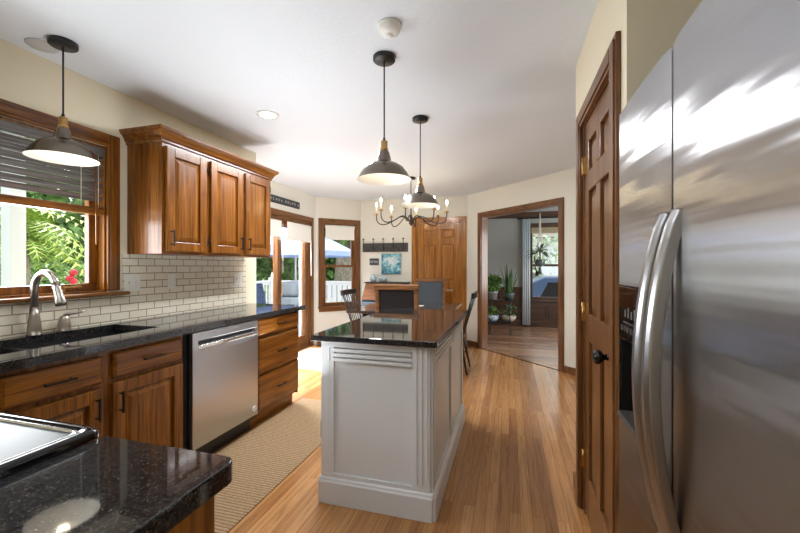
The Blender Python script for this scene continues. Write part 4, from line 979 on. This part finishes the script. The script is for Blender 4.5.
# ------------------------------------------------------------------ things on the nook walls
hr = thing('coat_rail', (-2.07, 6.245, 1.53), 'weathered dark coat rail with five upright ball hooks on the back wall', 'coat rail')
MB().box(-2.486, -1.660, 6.226, 6.2495, 1.537, 1.690).build('board', rail_board, hr, bevel=0.003)
for k in range(5):
    x = -2.446 + k * 0.180
    MB().tube([(x, 6.222, 1.57), (x, 6.20, 1.575), (x, 6.178, 1.60), (x, 6.172, 1.66), (x, 6.172, 1.752)], 0.0055, 8).sphere((x, 6.172, 1.757), 0.016, 10, 6).build('hook', black_metal, hr)
ss = thing('small_sign', (-2.27, 6.245, 1.31), 'small dark sign with pale lettering left of the teal painting', 'sign')
MB().box(-2.356, -2.186, 6.232, 6.2495, 1.306, 1.424).build('board', plank_sign, ss, bevel=0.002)
def marks(par, M, xs, z, h, w):
    """pale brush lettering too small to read in the photo: one stroke cluster per character"""
    for i, x in enumerate(xs):
        mb = MB(M); s_ = w * 0.22
        mb.box(x - w / 2, x - w / 2 + s_, -0.0012, 0, z - h / 2, z + h / 2)
        if i % 3 != 1: mb.box(x + w / 2 - s_, x + w / 2, -0.0012, 0, z - h / 2, z + h / 2)
        if i % 2 == 0: mb.box(x - w / 2 + s_, x + w / 2 - s_, -0.0012, 0, z - s_ / 2, z + s_ / 2)
        if i % 3 == 1: mb.box(x - w / 2 + s_, x + w / 2, -0.0012, 0, z - h / 2, z - h / 2 + s_)
        if i % 4 == 1: mb.box(x - w / 2 + s_, x + w / 2, -0.0012, 0, z + h / 2 - s_, z + h / 2)
        mb.build('letter', sign_white, par)
marks(ss, frame(0, 6.232, 0), [-2.325, -2.290, -2.253, -2.217], 1.365, 0.040, 0.022)
pc = thing('canvas_painting', (-1.955, 6.245, 1.155), 'square teal and white abstract canvas on the back wall', 'painting')
MB().box(-2.131, -1.778, 6.2201, 6.2495, 1.155, 1.503).build('canvas_sides', plain('canvas_edge', (0.62, 0.62, 0.58), 0.8), pc, bevel=0.002)
MB().box(-2.131, -1.778, 6.217, 6.22, 1.155, 1.503).build('painted_face', art_m, pc)
lsn = thing('plank_sign', (-3.085, 4.75, 2.17), 'long charcoal plank sign with pale letters above the sliding door', 'sign')
MB(ms).box(4.36, 5.14, -0.018, -0.0005, 2.160, 2.262).build('board', plank_sign, lsn, bevel=0.003)
marks(lsn, ML(-3.1 + 0.018), [4.40, 4.47, 4.535, 4.60, 4.665, 4.76, 4.82, 4.88, 4.94, 5.00, 5.095], 2.212, 0.034, 0.026)

# ------------------------------------------------------------------ living room beyond the opening
cu = thing('window_curtain', (0.44, 8.50, 0.03), 'pale blue pleated curtain at the left of the far window', 'curtain')
mb = MB(); vs = []; fs = []; n_ = 48
for k in range(n_ + 1):
    x = 0.27 + 0.17 * k / n_; y = 8.525 + 0.022 * math.sin(k / n_ * 2 * PI * 4.5)
    vs += [(x, y, 0.03), (x, y, 2.30), (x, y + 0.003, 2.30), (x, y + 0.003, 0.03)]
for k in range(n_):
    for j in range(4): fs.append((k * 4 + j, k * 4 + (j + 1) % 4, k * 4 + 4 + (j + 1) % 4, k * 4 + 4 + j))
mb.add(vs, fs, True); mb.build('cloth', curtain_m, cu)
cd = thing('curtain_rod', (1.1, 8.52, 2.30), 'dark curtain rod above the far window', 'curtain rod')
MB().tube([(0.20, 8.527, 2.315), (1.95, 8.527, 2.315)], 0.012, 10).sphere((0.19, 8.527, 2.315), 0.024, 10, 6).build('rod', black_metal, cd)
for x in (0.24, 1.9): MB().box(x - 0.01, x + 0.01, 8.527, 8.58, 2.305, 2.325).build('bracket', black_metal, cd)
ro = thing('roman_shade', (1.18, 8.56, 1.99), 'tan roman shade folded at the top of the far window', 'blind')
MB(mf).box(0.45, 1.63, -0.004, 0.028, 2.115, 2.16).build('head_rail', dark_x, ro)
mb = MB(mf)
for k in range(4): mb.box(0.46, 1.62, -0.012 - 0.005 * k, 0.02, 1.99 + 0.032 * k, 2.019 + 0.032 * k)
mb.build('folds', roman_m, ro, bevel=0.004)
# hanging plant
hpx, hpy = 0.60, 8.12
hp = thing('hanging_planter', (hpx, hpy, 1.15), 'spiky plant in a macrame hanger in front of the far window', 'hanging plant')
MB().tube([(hpx, hpy, CZ), (hpx, hpy, 2.36)], 0.004, 6).build('ceiling_hook', black_metal, hp)
for k in range(4):
    t = k * PI / 2 + 0.5; MB().tube([(hpx, hpy, 2.37), (hpx + 0.02 * math.cos(t), hpy + 0.02 * math.sin(t), 1.95), (hpx + 0.105 * math.cos(t), hpy + 0.105 * math.sin(t), 1.43), (hpx + 0.07 * math.cos(t), hpy + 0.07 * math.sin(t), 1.30), (hpx, hpy, 1.27)], 0.0085, 6).build('cord', rope_m, hp)
MB().tube([(hpx, hpy, 1.275), (hpx, hpy, 1.22), (hpx, hpy, 1.13)], [0.018, 0.028, 0.042], 10).build('tassel', pot_dark, hp)
MB().lathe([(0.0001, 1.285), (0.07, 1.29), (0.095, 1.33), (0.10, 1.42), (0.092, 1.42), (0.0001, 1.40)], (hpx, hpy, 0), 20, cap=False).build('pot', pot_dark, hp)
for k in range(26):
    t = k * 2.4; L = random.uniform(0.26, 0.36); up = random.uniform(-0.5, 0.9); c_, s_ = math.cos(t), math.sin(t)
    w = 0.034; mb = MB(); base = Vector((hpx, hpy, 1.58)); ax = Vector((c_, s_, up)).normalized(); sd2 = ax.cross(Vector((0, 0, 1))).normalized() * w
    a0 = base; m1 = a0 + ax * L * 0.5 + Vector((0, 0, 0.03)); tip = a0 + ax * L + Vector((0, 0, -0.02))
    nrm = Vector((0, 0, 0.006))
    mb.add([base, m1 + sd2, tip, m1 - sd2, m1 - nrm], [(0, 1, 4), (1, 2, 4), (2, 3, 4), (3, 0, 4), (0, 3, 1), (1, 3, 2)]); mb.build('leaf', leaf_dark, hp)
MB().tube([(hpx, hpy, 1.40), (hpx, hpy, 1.60)], 0.016, 8).build('stem', leaf_dark, hp)
# plant stand
px_, py_ = -0.16, 7.35
st = thing('plant_stand', (px_, py_, 0), 'two tier black iron plant stand against the dark panelling', 'plant stand')
for z, w in ((0.66, 0.24), (0.25, 0.20)): MB().box(px_ - w, px_ + w, py_ - 0.13, py_ + 0.13, z - 0.015, z).build('shelf', black_metal, st, bevel=0.003)
for x in (-0.20, 0.20):
    for y in (-0.11, 0.11):
        sx_ = 1 if x > 0 else -1
        MB().tube([(px_ + x, py_ + y, 0.65), (px_ + x * 0.82, py_ + y, 0.45), (px_ + x * 0.95, py_ + y, 0.20), (px_ + x * 0.9, py_ + y, 0.06), (px_ + x * 1.02, py_ + y, 0.008), (px_ + x * 1.15, py_ + y, 0.03)], 0.009, 8).build('leg', black_metal, st)
def potted(name, x, y, z, prof_, potmat, label, grp='potted plants on the stand'):
    p = thing(name, (x, y, z), label, 'potted plant', grp)
    MB().lathe(prof_, (x, y, z + 0.0005), 22, cap=False).build('pot', potmat, p); return p
pot_prof = [(0.0001, 0.0), (0.065, 0.0), (0.085, 0.13), (0.092, 0.13), (0.092, 0.155), (0.082, 0.155), (0.0001, 0.14)]
p1 = potted('potted_fern', -0.29, 7.32, 0.66, pot_prof, pot_grey, 'bushy bright green plant in a pale grey pot on the upper tier')
MB().leaves((-0.29, 7.32, 0.96), (0.13, 0.15, 0.15), 380, 0.075, 0.3).build('foliage', leaf_pot, p1)
p2 = potted('snake_plant', 0.0, 7.36, 0.66, [(0.0001, 0.0), (0.075, 0.0), (0.095, 0.09), (0.098, 0.13), (0.09, 0.13), (0.0001, 0.115)], pot_dark, 'tall upright blade leaved plant in a dark pot on the upper tier')
for k in range(13):
    t = k * 2.4; r_ = 0.05; lean = random.uniform(0.03, 0.24); h_ = random.uniform(0.32, 0.62); w = 0.022
    b0 = Vector((0.0 + r_ * math.cos(t), 7.36 + r_ * math.sin(t), 0.775)); d_ = Vector((math.cos(t), math.sin(t), 0)); sd2 = Vector((-math.sin(t), math.cos(t), 0)) * w
    mb = MB(); m1 = b0 + d_ * lean * 0.4 + Vector((0, 0, h_ * 0.55)); tip = b0 + d_ * lean + Vector((0, 0, h_)); q = d_ * 0.006
    mb.add([b0 - sd2 * 0.6, b0 + sd2 * 0.6, m1 + sd2, tip, m1 - sd2, m1 - q], [(0, 1, 5), (1, 2, 5), (2, 3, 5), (3, 4, 5), (4, 0, 5), (0, 4, 2, 1), (4, 3, 2)]); mb.build('leaf', leaf_dark, p2)
p3 = potted('potted_plant', -0.30, 7.33, 0.25, [(0.0001, 0.0), (0.07, 0.0), (0.11, 0.06), (0.115, 0.12), (0.105, 0.12), (0.0001, 0.10)], pot_blue, 'small leafy plant in a blue and white pot on the lower tier')
MB().leaves((-0.30, 7.33, 0.42), (0.10, 0.12, 0.09), 130, 0.06, 0.3).build('foliage', leaf_pot, p3)
p4 = potted('potted_vine', 0.0, 7.36, 0.25, [(0.0001, 0.0), (0.06, 0.0), (0.115, 0.05), (0.13, 0.11), (0.12, 0.11), (0.0001, 0.09)], pot_tan, 'wispy dark plant in a tan bowl on the lower tier')
MB().leaves((0.0, 7.36, 0.46), (0.13, 0.13, 0.12), 90, 0.05, 0.25).build('foliage', leaf_dark, p4)

# ------------------------------------------------------------------ outdoors
MB().prism([(-30, -20), (-3.25, -20), (-3.25, 3.1), (-3.9, 6.2), (-2.6, 6.9), (-0.9, 8.9), (6, 8.9), (6, 40), (-30, 40)], -0.95, -0.9).build('ground', lawn_m, kind='structure')
MB().prism([(-6.6, 3.3), (-3.3, 3.3), (-3.3, 5.8), (-2.55, 6.5), (-1.2, 6.5), (-1.2, 9.4), (-6.6, 9.4)], -0.13, -0.05).build('deck', deck_m, kind='structure')
MB().box(-0.2, 9.5, 9.6, 22, -0.89, -0.85).build('driveway', asphalt_m, kind='structure')
def railing(a, b, label, n, w=0.035, gap_h=(0.05, 0.86), zb=-0.05):
    a = Vector(a); b = Vector(b); L = (b - a).length; ang = math.degrees(math.atan2(b.y - a.y, b.x - a.x)); M = frame(a.x, a.y, ang, zb)
    root = thing('deck_railing', (a.x, a.y, zb), label, 'railing', 'white deck railings')
    MB(M).box(0, L, -0.045, 0.045, 0.90, 0.94).box(0, L, -0.02, 0.02, 0.83, 0.90).build('top_rail', white_ext, root, bevel=0.004)
    MB(M).box(0, L, -0.02, 0.02, 0.06, 0.13).build('bottom_rail', white_ext, root, bevel=0.004)
    for k in range(n):
        x = (k + 0.5) * L / n; MB(M).box(x - w / 2, x + w / 2, -0.015, 0.015, 0.13, 0.83).build('baluster', white_ext, root)
    for x in (0, L / 2, L): MB(M).box(x - 0.05, x + 0.05, -0.05, 0.05, 0.0, 1.02).build('post', white_ext, root, bevel=0.006)
    return root
railing((-6.5, 3.5, 0), (-6.5, 9.3, 0), 'white deck railing running along the left side of the deck', 42)
railing((-6.4, 9.3, 0), (-1.3, 9.3, 0), 'white deck railing with wide boards across the far side of the deck', 34, 0.115)
ux, uy = -4.45, 7.25
um = thing('patio_umbrella', (ux, uy, -0.05), 'open pale blue patio umbrella on the deck', 'umbrella')
MB().tube([(ux, uy, 0.02), (ux, uy, 2.28)], 0.02, 10).build('pole', white_ext, um)
MB().lathe([(0.22, 0.0), (0.22, 0.05), (0.05, 0.09), (0.03, 0.2)], (ux, uy, -0.05), 20).build('base', black_metal, um)
mb = MB(); vs = [(ux, uy, 2.26)]; fs = []
for k in range(8): t = 2 * PI * k / 8 + 0.2; vs.append((ux + 1.30 * math.cos(t), uy + 1.30 * math.sin(t), 1.60))
for k in range(8): t = 2 * PI * k / 8 + 0.2; vs.append((ux + 1.31 * math.cos(t), uy + 1.31 * math.sin(t), 1.50))
for k in range(8): fs += [(0, 1 + k, 1 + (k + 1) % 8), (1 + k, 9 + k, 9 + (k + 1) % 8, 1 + (k + 1) % 8)]
mb.add(vs, fs); cnp = mb.build('canopy', umb_m, um)
sm_ = cnp.modifiers.new('solid', 'SOLIDIFY'); sm_.thickness = 0.006
for k in range(8): t = 2 * PI * k / 8 + 0.2; MB().bar((ux, uy, 2.23), (ux + 1.25 * math.cos(t), uy + 1.25 * math.sin(t), 1.60), 0.014, 0.014).build('rib', white_ext, um)
fc = thing('covered_grill', (-3.90, 6.30, -0.05), 'grill under a grey cover on the deck outside the sliding door', 'grill')
mb = MB(); mb.prism(rrect(-4.18, -3.62, 6.05, 6.55, 0.08, 'abcd', 4), -0.04, 0.72); mb.build('cover', cover_m, fc, bevel=0.03)
mb = MB(); mb.prism(rrect(-4.10, -3.70, 6.08, 6.52, 0.10, 'abcd', 4), 0.7201, 1.00); mb.build('hood_cover', cover_m, fc, bevel=0.08, seg=3)
pcx, pcy = -4.55, 6.40
pch = thing('patio_chair', (pcx, pcy, -0.05), 'patio chair with navy patterned cushion by the deck railing', 'chair')
MB().box(pcx - 0.25, pcx + 0.25, pcy - 0.25, pcy + 0.25, 0.33, 0.43).build('seat_cushion', navy_m, pch, bevel=0.03)
MB(Matrix.Translation((pcx - 0.22, pcy, 0.40)) @ Matrix.Rotation(R(-12), 4, 'Y')).box(-0.05, 0.05, -0.25, 0.25, 0.0, 0.55).build('back_cushion', navy_m, pch, bevel=0.03)
for x in (-0.22, 0.22):
    for y in (-0.24, 0.24): MB().tube([(pcx + x, pcy + y, -0.05), (pcx + x, pcy + y, 0.34)], 0.015, 8).build('leg', black_metal, pch)
def tree(name, x, y, zb, h, rad, n, size, mat, label, tr=0.14, cz=None, grp=None, cat='tree', shell=0.45):
    p = thing(name, (x, y, zb), label, cat, grp); cz = cz or zb + h - rad[2] * 0.8
    MB().tube([(x, y, zb), (x + 0.1, y, zb + h * 0.35), (x, y + 0.1, cz)], [tr, tr * 0.75, tr * 0.4], 10).build('trunk', bark_m, p)
    MB().leaves((x, y, cz), rad, n, size, shell).build('foliage', mat, p); return p
G = 'trees beyond the deck'
tree('garden_tree', -10.6, 12.4, -0.9, 4.6, (1.7, 1.7, 2.1), 4200, 0.34, leaf_mid, 'leafy green tree beyond the deck, left in the sliding door', grp=G)
tree('garden_tree', -7.6, 13.9, -0.9, 4.6, (1.6, 1.5, 2.1), 4200, 0.34, leaf_mid, 'leafy green tree beyond the deck, behind the umbrella', grp=G)
tree('garden_tree', -5.4, 11.6, -0.9, 6.9, (1.9, 1.6, 2.2), 4000, 0.34, leaf_mid, 'tall tree with a thick grey trunk seen through the bay window', tr=0.36, grp=G)
tree('garden_tree', -13, 6.5, -0.9, 5.2, (2.6, 3.0, 2.8), 4200, 0.42, leaf_mid, 'broad tree at the left end of the garden', grp=G)
def shrub(x, y, zb, rad, n, size, mat, label, grp='shrubs outside', cat='shrub'):
    p = thing('garden_shrub', (x, y, zb), label, cat, grp)
    MB().leaves((x, y, zb + rad[2] * 0.9), rad, n, size, 0.35).build('foliage', mat, p)
    MB().tube([(x, y, zb), (x, y, zb + rad[2])], 0.03, 6).build('stem', bark_m, p); return p
for k, (x, y) in enumerate(((-7.7, 6.3), (-7.8, 8.6), (-7.6, 10.9))): shrub(x, y, -0.9, (0.8, 0.9, 0.95), 700, 0.16, (leaf_mid, leaf_pale, leaf_mid)[k], ('green shrub behind the left railing, nearest the house', 'pale shrub behind the middle of the left railing', 'green shrub behind the far corner of the railing')[k])
# outside the sink window
ff_ = thing('sumac_tree', (-5.6, 3.0, -0.9), 'bright lime feathery tree outside the sink window', 'tree')
MB().tube([(-5.6, 3.0, -0.9), (-5.5, 3.1, 0.6), (-5.4, 3.0, 1.7)], [0.07, 0.05, 0.03], 8).build('trunk', bark_m, ff_)
for k in range(46):
    t = random.uniform(0, 2 * PI); ev = random.uniform(-0.5, 0.7); L = random.uniform(0.55, 1.0)
    st_ = Vector((-5.4, 3.0, random.uniform(1.45, 2.05))); mb = MB(); prev = st_
    dirv = Vector((math.cos(t) * math.cos(ev), math.sin(t) * math.cos(ev), math.sin(ev) * 0.6))
    side = Vector((-math.sin(t), math.cos(t), 0))
    for j in range(1, 12):
        q = j / 11; p_ = st_ + dirv * L * q + Vector((0, 0, -0.55 * L * q * q)); lw = 0.17 * math.sin(PI * (0.12 + 0.86 * q))
        tg = (p_ - prev).normalized()
        for s_ in (-1, 1):
            tip = p_ + side * s_ * lw + tg * 0.05 + Vector((0, 0, -0.04)); mb.add([p_ - tg * 0.022, tip, p_ + tg * 0.022], [(0, 1, 2)])
        mb.add([prev + side * 0.004, prev - side * 0.004, p_ - side * 0.004, p_ + side * 0.004], [(0, 1, 2, 3)]); prev = p_
    mb.build('frond', leaf_light, ff_)
shrub(-5.3, 2.15, -0.9, (0.75, 0.8, 1.0), 900, 0.11, leaf_pale, 'pale variegated shrub in the lower left of the sink window')
shrub(-5.2, 3.55, -0.9, (0.7, 0.75, 0.98), 900, 0.11, leaf_pale, 'pale variegated shrub below the lime tree')
shrub(-8.3, 4.6, -0.9, (1.2, 1.3, 1.5), 1500, 0.18, leaf_mid, 'dark green shrub behind the lime tree')
shrub(-7.2, 1.6, -0.9, (1.2, 1.2, 1.9), 1500, 0.18, leaf_mid, 'dark green shrub behind the white porch post')
fb = thing('flower_bush', (-4.3, 2.70, -0.9), 'bush with red blossoms near the right edge of the sink window', 'flowers')
MB().leaves((-4.3, 2.70, 0.85), (0.26, 0.26, 0.42), 420, 0.07, 0.3).build('foliage', leaf_mid, fb)
MB().tube([(-4.3, 2.70, -0.9), (-4.3, 2.70, 0.7)], 0.05, 8).build('stem', bark_m, fb)
for k in range(16):
    t = random.uniform(-1.2, 1.2); MB().sphere((-4.3 + 0.34 * math.cos(t), 2.70 + 0.24 * math.sin(t), random.uniform(1.0, 1.3)), 0.032, 8, 5).build('blossom', flower_red, fb)
pp = thing('porch_post', (-4.0, 2.15, -0.9), 'white square porch post outside the left part of the sink window', 'post')
MB().box(-4.07, -3.95, 2.10, 2.21, -0.9, 3.0).build('shaft', plain('post_paint', (0.60, 0.61, 0.63), 0.6), pp, bevel=0.006)
MB().box(-4.10, -3.92, 2.07, 2.24, -0.9, -0.6).build('base', white_ext, pp, bevel=0.006)
MB().box(-9.5, -8.9, -2.5, 2.6, -0.9, 4.0).build('neighbouring_shed', bluesiding_m, label='blue grey sided building at the far left of the sink window', cat='building')
# van and neighbouring house in front of the far window
vn = thing('parked_van', (2.1, 13.6, -0.85), 'dark blue van parked on the driveway outside the far window', 'van')
Tv = Matrix(((1, 0, 0, 0), (0, 0, 1, 0), (0, 1, 0, 0), (0, 0, 0, 1)))
body = [(-0.3, 0.28), (-0.28, 0.85), (0.0, 1.00), (0.30, 1.60), (0.75, 1.80), (4.1, 1.80), (4.4, 1.0), (4.4, 0.28)]
VY0, VY1 = 13.0, 14.8
mb = MB(); mb.prism([(x + 0.35, z - 0.85) for x, z in body], VY0, VY1, Tv); mb.build('body', van_m, vn, bevel=0.06, seg=3)
for a, b in ((0.58, 1.45), (1.55, 2.6), (2.7, 3.8)):
    aa = a + (0.28 if a < 1 else 0)
    MB().prism([(a + 0.35, 1.05 - 0.85), (b + 0.35, 1.05 - 0.85), (b + 0.35, 1.62 - 0.85), (aa + 0.35, 1.62 - 0.85)], VY0 - 0.012, VY0 - 0.002, Tv).build('window', black_gloss, vn)
for x in (0.9, 3.7):
    Tw = Matrix.Translation((x + 0.2, VY0 - 0.02, -0.85 + 0.33)) @ Matrix.Rotation(R(-90), 4, 'X')
    MB().cyl((0, 0, 0), 0.33, 0.0, 0.22, 24, Tw).build('wheel', tyre_m, vn)
hs = thing('neighbouring_house', (3.5, 24, -0.9), 'pale sided house across the drive outside the far window', 'house')
MB().box(-3, 12, 24, 30, -0.9, 3.0).build('wall', siding_m, hs)
mb = MB(); mb.prism([(23.4, 3.0), (27, 5.6), (30.6, 3.0)], -3.4, 12.4, Tyz); mb.build('roof', roof_m, hs)
for x in (0.6, 3.4, 6.2): wf = MB().box(x, x + 1.2, 23.95, 24.0, 0.5, 2.0).build('window', white_ext, hs); MB().box(x + 0.1, x + 1.1, 23.93, 23.95, 0.6, 1.9).build('pane', black_gloss, wf)
railing((-0.6, 11.4, 0), (7.0, 11.4, 0), 'white picket railing in front of the parked van', 60, 0.05, zb=-0.9)
tree('garden_tree', 0.9, 17.5, -0.9, 5.5, (1.8, 1.8, 2.2), 480, 0.3, leaf_pale, 'pale leafy tree behind the van, left in the far window', grp='trees along the drive')
tree('garden_tree', 5.2, 19.0, -0.9, 5.5, (2.0, 1.8, 2.4), 480, 0.3, leaf_pale, 'pale leafy tree behind the van, right in the far window', grp='trees along the drive')
